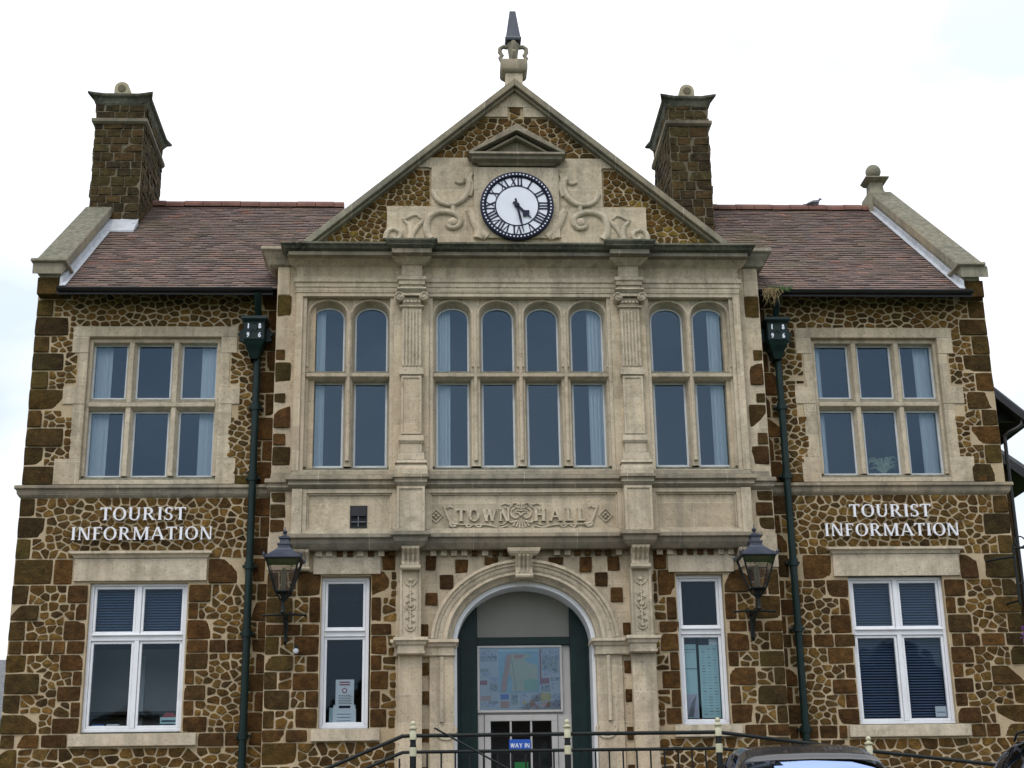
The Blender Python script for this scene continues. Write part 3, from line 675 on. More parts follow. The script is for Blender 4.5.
# jambs below the impost and impost mouldings
for s in (1, -1):
    mb = MB()
    x = (ACX + .88, 1.18) if s > 0 else (-1.20, ACX - .88)
    mb.box(x[0], x[1], -.40, .0, GZ, 1.86, LIME)
    xx = ACX + s * 1.03; mb.tube([(xx, -.405, 1.84), (xx, -.405, 1.05)], .03, LIMEP, 8, 1)
    mb.tube([(xx - .05 * s + .12 * cos(a), -.40, .95 + .1 * sin(a)) for a in [radians(150 + 12 * k) for k in range(21)]], .022, LIMEP, 6)
    mb.build('arch_jamb', TH, bevel=.006)
for s in (1, -1):
    mb = MB(); x = (ACX + .885, 1.58) if s > 0 else (-1.62, ACX - .885)
    mb.mold(x[0], x[1], -.41, 0, [(0, 2.06), (.06, 2.05), (.065, 2.01), (.04, 2.0), (.03, 1.965), (0.01, 1.95), (0.01, 1.89), (.02, 1.885), (.02, 1.855), (0, 1.845)], LIMEP)
    xp = s * 1.425; mb.mold(xp - .15, xp + .15, -.60, -.3, [(0, 2.062), (.06, 2.052), (.065, 2.012), (.04, 2.002), (.03, 1.967), (0.01, 1.952), (0.01, 1.892), (.02, 1.887), (.02, 1.857), (0, 1.847)], LIMEP)
    mb.build('impost', TH, bevel=.004)
mb = MB()                                         # keystone console
mb.mold(-.17, .13, -.50, -.35, [(.06, 3.17), (.05, 3.13), (.03, 3.10), (0, 3.08)], LIMEP)
prof = [(-.36, 2.80), (-.50, 2.78), (-.53, 2.82), (-.50, 2.86), (-.49, 2.93), (-.54, 3.02), (-.60, 3.08), (-.36, 3.08)]
mb.prismx(prof, -.125, .085, LIMEP)
for k in range(3): x = -.085 + .05 * k; mb.tube([(x + .008, -.495, 2.86), (x + .008, -.50, 2.93), (x + .008, -.55, 3.02), (x + .008, -.60, 3.07)], .016, LIMEP, 6)
mb.tube([(-.13, -.515, 2.82), (.09, -.515, 2.82)], .035, LIMEP, 8); mb.build('keystone', TH, bevel=.005)

# door screen inside the arch
door = MB()
for s in (1, -1): x = (.575, .86) if s > 0 else (-.90, -.60); door.box(x[0], x[1], .04, .12, -.2, 2.62, GREEN); door.box(x[0] + .09, x[1] - .09, .03, .045, .2, 1.95, GREEN)
door.box(-.60, .575, .035, .12, 2.04, 2.14, GREEN)
door.box(-.60, .575, .08, .12, 2.14, 2.9, INTG); door.box(-.60, .575, .085, .13, 1.18, 2.04, PALEG)
door.box(-.60, -.52, .07, .13, -.2, 1.18, PALEG); door.box(.40, .575, .07, .13, -.2, 1.18, PALEG)
screen = door.build('door_screen', TH, bevel=.005)
mb = MB(); fr_rect(mb, -.515, .395, -.18, 1.175, .05, .10, .075, PALEG)
mb.box(-.44, .32, .055, .10, -.105, .42, PALEG); mb.box(-.38, .26, .045, .06, -.04, .34, PALEG)
mb.box(-.44, .32, .05, .098, .42, .49, PALEG)
for x in (-.19, .065): mb.box(x - .012, x + .012, .055, .095, .49, 1.10, PALEG)
dr = mb.build('door', TH, bevel=.004)
mb = MB(); pane_box(mb, -.44, .32, .49, 1.10, .085); mb.build('pane', dr)
mb = MB(); mb.tube([(.30, .0, .38), (.30, .0, .52)], .012, CHROME, 8); mb.tube([(.30, .0, .38), (.30, .055, .38)], .008, CHROME, 6); mb.tube([(.30, .0, .52), (.30, .055, .52)], .008, CHROME, 6); mb.build('handle', dr, smooth=40)

# ------------------------------------------------------------------ pilasters
def pilaster(s):
    xc = s * 1.435; mb = MB()
    # lower pilaster under the console
    mb.box(xc - .145, xc + .145, -.52, -.3, GZ, 1.85, LIME); mb.box(xc - .19, xc + .19, -.56, -.3, GZ, -.1, LIME)
    mb.box(xc - .13, xc + .13, -.51, -.3, 2.05, 2.92, LIMEP)
    for z0, z1 in ((2.12, 2.86),):
        fr_rect(mb, xc - .13, xc + .13, z0 - .05, z1 + .05, -.525, -.50, .028, LIMEP)
    # carved drop: lozenge, ring and swags
    for zc, r in ((2.78, .07), (2.46, .055), (2.20, .05)):
        mb.tube([(xc + r * cos(a), -.515, zc + r * sin(a)) for a in [radians(180 + 15 * k) for k in range(13)]], .014, LIMEP, 6)
        mb.lathe((xc, -.51, zc), [(.03, -.02), (.018, -.03)], LIMEP, 10, 'y')
    mb.tube([(xc, -.515, 2.74), (xc, -.515, 2.14)], .012, LIMEP, 6)
    mb.tube([(xc + .055 * sin(k * .5) * (1 if k % 2 else -1), -.515, 2.66 - k * .04) for k in range(12)], .011, LIMEP, 6)
    # console (scrolled bracket)
    pr = [(-.48, 2.90), (-.56, 2.90), (-.59, 2.93), (-.57, 2.965), (-.555, 3.02), (-.60, 3.09), (-.68, 3.145), (-.69, 3.17), (-.48, 3.17)]
    mb.prismx(pr, xc - .11, xc + .11, LIMEP)
    for k in range(4):
        x = xc - .085 + k * .057
        mb.tube([(x, -.575, 2.93), (x, -.56, 3.0), (x, -.60, 3.085), (x, -.68, 3.15)], .017, LIMEP, 6)
    mb.tube([(xc - .125, -.575, 2.925), (xc + .125, -.575, 2.925)], .035, LIMEP, 10)
    # pedestal at the parapet panel
    mb.box(xc - .175, xc + .175, -.635, -.45, 3.36, 3.95, LIMEP); fr_rect(mb, xc - .175, xc + .175, 3.37, 3.94, -.65, -.63, .03, LIMEP)
    # base, shaft, ring, fluted upper shaft
    mb.mold(xc - .15, xc + .15, -.585, -.45, [(0.0, 4.40), (.015, 4.385), (.02, 4.30), (.04, 4.285), (.055, 4.25), (.03, 4.235), (.05, 4.21), (.06, 4.17), (.06, 4.10)], LIMEP)
    mb.box(xc - .135, xc + .135, -.58, -.45, 4.40, 4.52, LIMEP); mb.mold(xc - .135, xc + .135, -.58, -.45, [(0, 4.63), (.022, 4.62), (.028, 4.55), (.01, 4.52), (0, 4.515)], LIMEP)
    mb.box(xc - .13, xc + .13, -.575, -.45, 4.63, 5.43, LIME); fr_rect(mb, xc - .13, xc + .13, 4.64, 5.42, -.588, -.57, .025, LIMEP)
    mb.mold(xc - .135, xc + .135, -.58, -.45, [(0, 5.535), (.02, 5.53), (.022, 5.44), (0, 5.43)], LIMEP)
    mb.box(xc - .13, xc + .13, -.565, -.45, 5.535, 6.38, LIMEP)
    for k in range(6):
        x = xc - .13 + .022 + k * .0433; mb.box(x - .011, x + .011, -.583, -.56, 5.56, 6.33, LIMEP)
    mb.mold(xc - .135, xc + .135, -.57, -.45, [(0, 6.405), (.025, 6.395), (.025, 6.375), (0, 6.365)], LIMEP)
    shaft = mb.build('pilaster', TH, bevel=.004)
    cp = MB(); cp.box(xc - .125, xc + .125, -.59, -.45, 6.40, 6.50, LIMEP)
    for k in range(5): cp.lathe((xc - .1 + .05 * k, -.60, 6.44), [(.0, -.02), (.018, -.015), (.024, 0), (.018, .02)], LIMEP, 8, 'y')
    for k in (-1, 1):
        cx = xc + k * .155; cp.lathe((cx, -.66, 6.50), [(.035, .0), (.055, .005), (.06, .03), (.06, .20)], LIMEP, 18, 'y')
        cp.tube([(cx + (.058 - .0042 * j) * cos(j * .55) * k, -.665, 6.50 + (.058 - .0042 * j) * sin(j * .55)) for j in range(13)], .011, LIMEP, 6)
    cp.prismx([(-.45, 6.51), (-.64, 6.515), (-.64, 6.545), (-.45, 6.56)], xc - .15, xc + .15, LIMEP)
    cp.mold(xc - .14, xc + .14, -.62, -.45, [(.045, 6.62), (.05, 6.60), (.03, 6.585), (.0, 6.55)], LIMEP)
    cp.build('capital', shaft, smooth=35)
    # entablature block above the pilaster
    mb = MB()
    mb.mold(xc - .16, xc + .16, -.60, -.45, [(.012, 6.80), (.03, 6.79), (.03, 6.745), (.012, 6.73), (.012, 6.68), (-.01, 6.675), (-.01, 6.625), (0, 6.621)], LIMEP)
    mb.box(xc - .135, xc + .135, -.60, -.45, 6.80, 6.96, LIMEP)
    mb.mold(xc - .16, xc + .16, -.62, -.45, [(.10, 7.035), (.07, 7.01), (.02, 6.97), (0.0, 6.955)], LIMEP)
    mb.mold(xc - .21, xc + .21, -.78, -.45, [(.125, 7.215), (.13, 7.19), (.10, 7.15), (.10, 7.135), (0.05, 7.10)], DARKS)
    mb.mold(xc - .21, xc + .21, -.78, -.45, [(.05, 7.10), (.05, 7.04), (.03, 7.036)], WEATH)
    mb.build('entablature_block', TH, bevel=.004)
    mb = MB()                                     # string breaks
    mb.mold(xc - .175, xc + .175, -.64, -.4, [(.0, 4.105), (.05, 4.09), (.055, 4.05), (.03, 4.04), (.03, 3.995), (0.01, 3.96), (0, 3.94)], WEATH); mb.build('string_break', TH, bevel=.004); mb = MB()
    mb.mold(xc - .175, xc + .175, -.64, -.4, [(.0, 3.37), (.07, 3.355), (.075, 3.31), (.04, 3.29), (.03, 3.24), (0.0, 3.20), (-.03, 3.17)], WEATH); mb.build('cornice_break', TH, bevel=.004)
pilaster(1); pilaster(-1)

# ------------------------------------------------------------------ bay, first floor
mb = MB(); Y1 = -.5
mb.box(-2.93, 2.90, -.45, .0, 3.36, 4.12, LIME)
# apron panels: raised frames
def panel(x0, x1, z0, z1): fr_rect(mb, x0, x1, z0, z1, -.50, -.44, .055, LIMEP); fr_rect(mb, x0 + .055, x1 - .055, z0 + .055, z1 - .055, -.475, -.44, .022, LIMEP)
panel(-2.80, -1.62, 3.36, 3.945); panel(1.62, 2.77, 3.36, 3.945); panel(-1.25, 1.24, 3.36, 3.945)
mb.box(-2.93, -2.80, -.52, -.44, 3.36, 3.945, LIMEP); mb.box(2.77, 2.90, -.52, -.44, 3.36, 3.945, LIMEP)
for x0, x1 in ((-1.62, -1.25), (1.24, 1.62)): mb.box(x0, x1, -.50, -.44, 3.36, 3.945, LIMEP)
mb.build('parapet_panel', TH, bevel=.005)
mb = MB(); mb.mold(-2.93, 2.90, -.50, 0, [(.0, 3.365), (.10, 3.35), (.105, 3.30), (.07, 3.285), (.055, 3.235), (0.03, 3.20), (0, 3.165)], WEATH); mb.build('lower_cornice', TH, bevel=.005)
mb = MB(); mb.mold(-2.93, 2.90, -.50, 0, [(.0, 4.18), (.03, 4.12), (.08, 4.10), (.085, 4.05), (.05, 4.035), (.05, 3.99), (0.02, 3.96), (0, 3.945)], WEATH); mb.mold(-3.215, 3.19, -.36, 0, [(.0, 4.20), (.01, 4.12), (.07, 4.10), (.075, 4.05), (.05, 4.035), (.045, 3.99), (0.02, 3.96), (0, 3.945)], WEATH); mb.build('sill_string', TH, bevel=.005)
# end brackets
for s in (1, -1):
    mb = MB(); xc = s * 2.80; pr = [(-.34, 2.92), (-.42, 2.92), (-.45, 2.95), (-.43, 2.98), (-.42, 3.04), (-.46, 3.10), (-.53, 3.14), (-.54, 3.165), (-.34, 3.165)]
    mb.prismx(pr, xc - .10, xc + .10, LIMEP)
    for k in range(4): x = xc - .07 + k * .047; mb.tube([(x, -.435, 2.95), (x, -.425, 3.03), (x, -.46, 3.095), (x, -.525, 3.145)], .015, LIMEP, 6)
    mb.tube([(xc - .11, -.435, 2.94), (xc + .11, -.435, 2.94)], .03, LIMEP, 8); mb.build('bracket', TH, bevel=.004)
x = -2.62                                         # small dentils under the cornice
while x < 2.65:
    if abs(abs(x) - 1.43) > .2 and abs(x) > .25: mb = MB(); mb.box(x, x + .075, -.42, -.34, 3.10, 3.165, random.choice((LIMEP, CARRB, LIMEP))); mb.build('dentil', TH)
    x += .13

def bay_window(x0, x1, lights, hw, curtains):
    mb = MB(); ztop = 6.58; zs = 6.29; za = 6.47; zsill = 4.262
    # outer frame, stepped twice
    mb.box(x0 - .0, x0 + .05, -.47, -.1, 4.18, ztop, LIMEP); mb.box(x1 - .05, x1, -.47, -.1, 4.18, ztop, LIMEP); mb.box(x0 + .05, x1 - .05, -.47, -.1, ztop - .035, ztop, LIMEP)
    mb.prismx([(-.49, 4.17), (-.49, 4.19), (-.33, 4.262), (-.1, 4.262), (-.1, 4.17)], x0, x1, LIMEP)
    ed = [x0 + .05] + [(lights[i] + lights[i + 1]) / 2 for i in range(len(lights) - 1)] + [x1 - .05]
    for i, lx in enumerate(lights):                # stone between and above the lights
        a, b = ed[i], ed[i + 1]; n = 14; yf = -.40
        fp = [(lx + hw * cos(pi * k / n), zs + (za - zs) * sin(pi * k / n) ** .8) for k in range(n + 1)]
        h2 = hw + .028; z2 = za + .05; fo = [(lx + h2 * cos(pi * k / n), zs + (z2 - zs) * sin(pi * k / n) ** .8) for k in range(n + 1)]
        for k in range(n):
            p, q = fo[k], fo[k + 1]; p2, q2 = fp[k], fp[k + 1]
            mb.add([(p[0], yf, p[1]), (q[0], yf, q[1]), (q[0], yf, ztop - .035), (p[0], yf, ztop - .035), (p2[0], -.262, p2[1]), (q2[0], -.262, q2[1]), (p2[0], -.18, p2[1]), (q2[0], -.18, q2[1])], [(0, 3, 2, 1), (0, 1, 5, 4), (4, 5, 7, 6)], LIMEP)
        for e_, f_, g_ in ((a, lx - h2, lx - hw), (b, lx + h2, lx + hw)):
            mb.add([(e_, yf, zsill), (f_, yf, zsill), (g_, -.262, zsill), (g_, -.18, zsill), (e_, yf, zs), (f_, yf, zs), (g_, -.262, zs), (g_, -.18, zs)], [(0, 1, 5, 4), (1, 2, 6, 5), (2, 3, 7, 6)] if e_ < f_ else [(1, 0, 4, 5), (2, 1, 5, 6), (3, 2, 6, 7)], LIMEP)
            mb.add([(e_, yf, zs), (f_, yf, zs), (f_, yf, ztop - .035), (e_, yf, ztop - .035)], [(0, 1, 2, 3)] if e_ < f_ else [(3, 2, 1, 0)], LIMEP)
        hood = [(lx + (hw + .048) * cos(pi * k / n), -.405, zs + (za + .062 - zs) * sin(pi * k / n) ** .8) for k in range(n + 1)]
        mb.tube([(hood[0][0], -.405, 5.60)] + hood + [(hood[-1][0], -.405, 5.60)], .02, LIMEP, 6)
    for i in range(len(lights) - 1): mb.tube([(ed[i + 1], -.415, 4.33), (ed[i + 1], -.415, 6.36)], .028, LIMEP, 8)
    mb.prismx([(-.18, 5.425), (-.36, 5.425), (-.44, 5.46), (-.445, 5.50), (-.36, 5.555), (-.18, 5.555)], x0 + .05, x1 - .05, LIMEP)
    win = mb.build('window', TH, bevel=.003)
    fr = MB(); gl = MB(); y = -.27
    for lx in lights:
        fr_rect(fr, lx - hw, lx + hw, 4.280, 5.425, y, y + .04, .024, LEADW); fr.box(lx - hw, lx + hw, y + .002, y + .03, 4.262, 4.28, LEADW); pane_box(gl, lx - hw + .018, lx + hw - .018, 4.30, 5.41, y + .02)
        n = 14; o = [(lx + hw * cos(pi * k / n), zs + (za - zs) * sin(pi * k / n) ** .8) for k in range(n + 1)]; iN = [(lx + (hw - .02) * cos(pi * k / n), zs + (za - .02 - zs) * sin(pi * k / n) ** .8) for k in range(n + 1)]
        for k in range(n): fr.prism([o[k], o[k + 1], iN[k + 1], iN[k]], y, y + .04, LEADW)
        fr.box(lx - hw, lx - hw + .02, y, y + .04, 5.575, zs, LEADW); fr.box(lx + hw - .02, lx + hw, y, y + .04, 5.575, zs, LEADW); fr.box(lx - hw, lx + hw, y, y + .04, 5.555, 5.575, LEADW)
        t1 = random.uniform(-.004, .004)
        gl.add([(lx - hw + .01, y + .02, 5.56), (lx + hw - .01, y + .02 + t1, 5.56)] + [(a, y + .02 + t1, b) for a, b in iN], [tuple([0, 1] + list(range(2, 2 + n + 1)))], GLASS)
    fr.build('casement_frame', win); gl.build('pane', win)
    for a, b in curtains: curtain(a, b, 4.2, 6.6, -.15, win)
bay_window(-2.86, -1.67, [-2.535, -1.97], .215, [(-2.78, -2.58)])
bay_window(-1.21, 1.19, [-.90, -.305, .285, .88], .215, [(-1.15, -.93), (.90, 1.13)])
bay_window(1.65, 2.83, [1.955, 2.515], .215, [(2.53, 2.78)])
mb = MB()                                         # stone piers of the bay and wall over the windows
for x0, x1 in ((-2.95, -2.86), (-1.67, -1.21), (1.19, 1.65), (2.83, 2.92)): mb.box(x0, x1, -.5, 0, 4.18, 6.60, LIME)
for x0, x1 in ((-2.86, -1.67), (-1.21, 1.19), (1.65, 2.83)): mb.box(x0, x1, -.5, 0, 6.55, 6.60, LIMEP)
mb.box(-2.95, 2.92, -.51, 0, 6.60, 6.99, LIME)
mb.build('bay_front', TH, bevel=.005)
mb = MB()
mb.mold(-2.95, 2.92, -.51, 0, [(0.0, 6.80), (.035, 6.795), (.035, 6.74), (.015, 6.73), (.015, 6.675), (0.003, 6.67), (.003, 6.63), (0, 6.62)], LIMEP)
mb.mold(-2.95, 2.92, -.51, 0, [(.12, 7.045), (.08, 7.02), (.03, 6.985), (0.0, 6.96)], LIMEP); mb.build('architrave', TH, bevel=.004)
mb = MB()                                         # main cornice: pale corona under a blackened cyma
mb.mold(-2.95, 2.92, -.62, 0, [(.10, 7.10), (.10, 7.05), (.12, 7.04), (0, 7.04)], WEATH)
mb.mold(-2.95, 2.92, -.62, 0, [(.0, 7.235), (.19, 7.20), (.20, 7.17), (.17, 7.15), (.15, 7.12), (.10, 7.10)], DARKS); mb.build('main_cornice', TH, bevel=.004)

# ------------------------------------------------------------------ gable
mb = MB(); AX = -.02; AP = 9.72; k_ = .864; yg = -.28
zb_ = 7.0; hwid = (AP - zb_) / k_
mb.prism([(AX - hwid, zb_), (AX + hwid, zb_), (AX, AP)], yg, .0, MORT)
L_, R_p = (-k_, 1, AP + .0 - 0 - k_ * (-AX) * -1), None
# half planes: z + k*(x-AX) <= AP  and  z - k*(x-AX) <= AP
planes = [(k_, 1, AP + k_ * AX - .03), (-k_, 1, AP - k_ * AX - .03)]
nrm = sqrt(1 + k_ * k_); planes = [(a / nrm, b / nrm, c / nrm) for a, b, c in planes]
holes = [(-1.78, 7.0, 1.75, 7.92), (-1.20, 7.9, 1.18, 8.68), (-1.75, 8.50, 1.75, 8.68), (-.66, 8.5, .64, 8.75), (-.42, 8.7, .40, 8.88), (-.2, 8.8, .18, 9.02), (-.55, 9.30, -.10, 9.47), (.06, 9.30, .55, 9.47), (-.4, 9.47, .4, 9.9)]
for rc, sd, hol in (((-3.2, 7.25, 3.2, 8.50), 1, holes), ((-2, 8.68, 2, 9.47), 2, holes)):
    rubble(mb, rc, hol, FRONT(yg), CARRG if sd == 1 else CARR, planes, .132, .104, seed=70 + sd, h=.018)
mb.build('gable_wall', TH)
mb = MB(); ys = yg - .03
def inside(x, z): return z + k_ * abs(x - AX) <= AP
mb.prism([(-.55 + AX, 9.31), (-.10 + AX, 9.31), (-.10 + AX, 9.46), (-.30 + AX, 9.46)], ys, yg + .1, LIMEP); mb.prism([(.12 + AX, 9.31), (.55 + AX, 9.31), (.30 + AX, 9.46), (.12 + AX, 9.46)], ys, yg + .1, LIMEP)
mb.prism([(-.30 + AX, 9.462), (.30 + AX, 9.462), (AX, AP - .02)], ys, yg + .1, LIMEP)
mb.prism([(AX - 1.20, 8.52), (AX + 1.20, 8.52), (AX + 1.20, 8.675), (AX - 1.20, 8.675)], ys - .004, yg + .1, LIME)
mb.prism([(AX - 1.20, 8.53), (AX - 1.20, 8.67), (AX - 1.22, 8.67), (AX - 1.38, 8.53)], ys - .002, yg + .1, LIMEP); mb.prism([(AX + 1.20, 8.53), (AX + 1.20, 8.67), (AX + 1.22, 8.67), (AX + 1.38, 8.53)], ys - .002, yg + .1, LIMEP)
mb.box(-1.78, 1.75, ys - .03, yg + .1, 7.2, 7.93, LIME); mb.box(-1.18, 1.16, ys - .028, yg + .1, 7.93, 8.52, LIME)
# raised clock panel
mb.box(-.60, .56, ys - .07, ys, 7.45, 8.50, LIMEP)
mb.build('clock_surround', TH, bevel=.005)
# carved scrolls
def spiral(cx, cz, r0, r1, a0, a1, y, rad, n=34, sx=1, t=None):
    P = []; tp = []
    for i in range(n + 1):
        u = i / n; a = radians(a0 + (a1 - a0) * u); r = r0 + (r1 - r0) * u; P.append((cx + sx * r * cos(a), y, cz + r * sin(a))); tp.append((t[0] + (t[1] - t[0]) * u) if t else 1)
    mb.tube(P, rad, LIMEP, 8, .9, tp)
yr = ys - .03
def smoothp(P, m=4):
    P = [Vector(p) for p in P]; R = []
    for i in range(len(P) - 1):
        a, b, c, d_ = P[max(i - 1, 0)], P[i], P[i + 1], P[min(i + 2, len(P) - 1)]
        for k in range(m):
            t = k / m; R.append(.5 * ((2 * b) + (c - a) * t + (2 * a - 5 * b + 4 * c - d_) * t * t + (3 * b - a - 3 * c + d_) * t ** 3))
    return R + [P[-1]]
for s in (1, -1):                                 # the carver's drawing, in metres from the clock's centre line
    mb = MB()
    def C_(pts, r, sy=.9, tap=None):
        P = smoothp([(AX + s * x, yr, z) for x, z in pts]); n_ = len(P) - 1
        mb.tube(P, r * 1.22, LIMEP, 10, sy * 1.1, [tap[0] + (tap[1] - tap[0]) * i / n_ for i in range(n_ + 1)] if tap else None)
    C_([(1.13, 8.12), (1.08, 8.02), (.98, 7.96), (.87, 7.955), (.75, 8.01), (.67, 8.12), (.645, 8.25), (.67, 8.32), (.715, 8.345)], .042, .9, (.7, 1.1))
    C_([(.715, 8.345), (.725, 8.30), (.77, 8.275), (.83, 8.30)], .034, .9, (1.1, .6))
    C_([(1.17, 7.44), (1.215, 7.52), (1.225, 7.64), (1.19, 7.76), (1.10, 7.83), (.96, 7.845), (.84, 7.81), (.775, 7.74), (.78, 7.66), (.84, 7.61), (.92, 7.62), (.94, 7.67)], .040, .9, (1.1, .85))
    mb.lathe((AX + s * .87, yr + .01, 7.69), [(.012, -.06), (.055, -.05), (.075, -.02), (.08, .02)], LIMEP, 16, 'y')
    C_([(.66, 7.87), (.60, 7.80), (.57, 7.68), (.505, 7.57), (.53, 7.45)], .050, .8, (.8, 1.2))
    C_([(.66, 7.87), (.55, 7.62), (.40, 7.47)], .045, .8, (.8, 1.3))
    C_([(1.54, 7.72), (1.47, 7.65), (1.44, 7.55), (1.44, 7.44)], .036, .9, (.5, 1.3)); C_([(1.54, 7.72), (1.38, 7.80), (1.30, 7.74)], .026, .9, (1, .6))
    C_([(1.78, 7.44), (1.755, 7.54), (1.68, 7.59), (1.59, 7.55), (1.58, 7.47), (1.64, 7.44), (1.68, 7.48)], .032, .9, (1, .8))
    C_([(1.44, 7.44), (1.36, 7.60), (1.26, 7.72)], .028); C_([(.87, 7.955), (.86, 7.845)], .03); C_([(.60, 8.42), (.63, 8.34), (.60, 8.22), (.64, 8.08)], .030, .9, (.7, 1))
    mb.build('carved_scroll', TH, smooth=60)
mb = MB()                                         # little pediment over the clock
mb.mold(-.52, .50, ys - .08, yg, [(.14, 8.665), (.15, 8.63), (.11, 8.61), (.10, 8.575), (.03, 8.55), (0, 8.52)], WEATH)
mb.prism([(-.66, 8.666), (.64, 8.666), (.64, 8.69), (-.01, 9.06), (-.66, 8.69)], yg - .06, yg + .05, WEATH)
for s in (1, -1):
    mb.prism([(-.01 + s * .68, 8.667), (-.01 + s * .60, 8.667), (-.01, 9.00), (-.01, 9.10)], yg - .24, yg, WEATH)
    mb.prism([(-.01 + s * .50, 8.668), (-.01 + s * .44, 8.668), (-.01, 8.92), (-.01, 8.96)], yg - .17, yg, WEATH)
mb.build('pediment', TH, bevel=.004)
for s in (1, -1):                                 # gable coping and shoulders
    mb = MB(); ex = 2.98; y0, y1 = -.44, .12
    def pt(x, off): return (AX + s * x, AP - k_ * x + off)
    mb.prism([pt(0, .02), pt(ex, .02), pt(ex, .13), pt(0, .13)], y0, y1, COPE)
    mb.prism([pt(0, -.03), pt(ex, -.03), pt(ex, .02), pt(0, .02)], y0 + .06, y1, COPE)
    mb.build('gable_coping', TH, bevel=.01)
    mb = MB(); x = (3.02, 3.30) if s > 0 else (-3.33, -3.05)
    mb.mold(x[0], x[1], -.40, .2, [(.10, 7.27), (.11, 7.22), (.07, 7.19), (.02, 7.10), (0, 7.04), (-.06, 7.0)], WEATH); mb.box(x[0] - .02 * (s < 0) - .0, x[1] - .1 * (s > 0), -.37, .15, 6.62, 7.02, LIME) if s > 0 else mb.box(x[0] + .12, x[1], -.37, .15, 6.62, 7.02, LIME)
    mb.build('kneeler', TH, bevel=.008)
mb = MB()                                         # finial
fy = -.16
mb.box(-.14, .10, fy - .13, fy + .13, 9.70, 10.02, LIMEP)
mb.mold(-.14, .10, fy - .12, fy + .12, [(.06, 10.21), (.07, 10.16), (.07, 10.06), (.05, 10.03), (0, 10.0)], WEATH)
mb.lathe((-.02, fy, 10.20), [(.13, 0), (.12, .05), (.06, .09), (.07, .2), (.09, .33), (.07, .38)], WEATH, 12)
for k in range(4):
    a = k * pi / 2; dx, dy = cos(a), sin(a)
    mb.tube([(-.02 + dx * r, fy + dy * r, 10.22 + z) for r, z in ((.10, 0), (.16, .04), (.185, .10), (.16, .14), (.19, .19), (.185, .25), (.14, .28), (.08, .27))], .032, WEATH, 8)
fin = mb.build('finial', TH, smooth=40)
mb = MB(); mb.lathe((-.02, fy, 10.56), [(.155, 0), (.165, .03), (.145, .06), (.06, .50), (.05, .505)], BLUEP, 4, rot=pi / 4); mb.build('lead_spike', fin)

# ------------------------------------------------------------------ roofs
def tiles(mb, x0, x1, y0, z0, y1, z1, gauge=.105, tw=.17, axis='y', seed=1):
    rg = random.Random(seed); L = sqrt((y1 - y0) ** 2 + (z1 - z0) ** 2); n = int(L / gauge); dy, dz = (y1 - y0) / L, (z1 - z0) / L; ny, nz = -dz, dy
    for r in range(n + 1):
        a = r * gauge; b = min(a + gauge + .05, L); x = x0 - (tw / 2 if r % 2 else 0)
        sag = 0
        while x < x1:
            xa, xb = max(x, x0) + .002, min(x + tw, x1) - .002; x += tw
            if xb - xa < .02: continue
            l = .024 + rg.uniform(-.004, .006); j = rg.uniform(-.004, .004); tlt = rg.uniform(-.003, .003)
            def P(xx, t, h): return (xx, y0 + dy * t + ny * h, z0 + dz * t + nz * h)
            vs = [P(xa, a + j, l), P(xb, a + j, l + tlt), P(xb, b, .004), P(xa, b, .004), P(xa, a + j, l - .016), P(xb, a + j, l + tlt - .016)]
            mb.add(vs, [(0, 1, 2, 3), (4, 5, 1, 0), (4, 0, 3), (5, 2, 1)], TILE)
EY, EZ, RY, RZ = -.32, 6.72, 3.4, 9.62
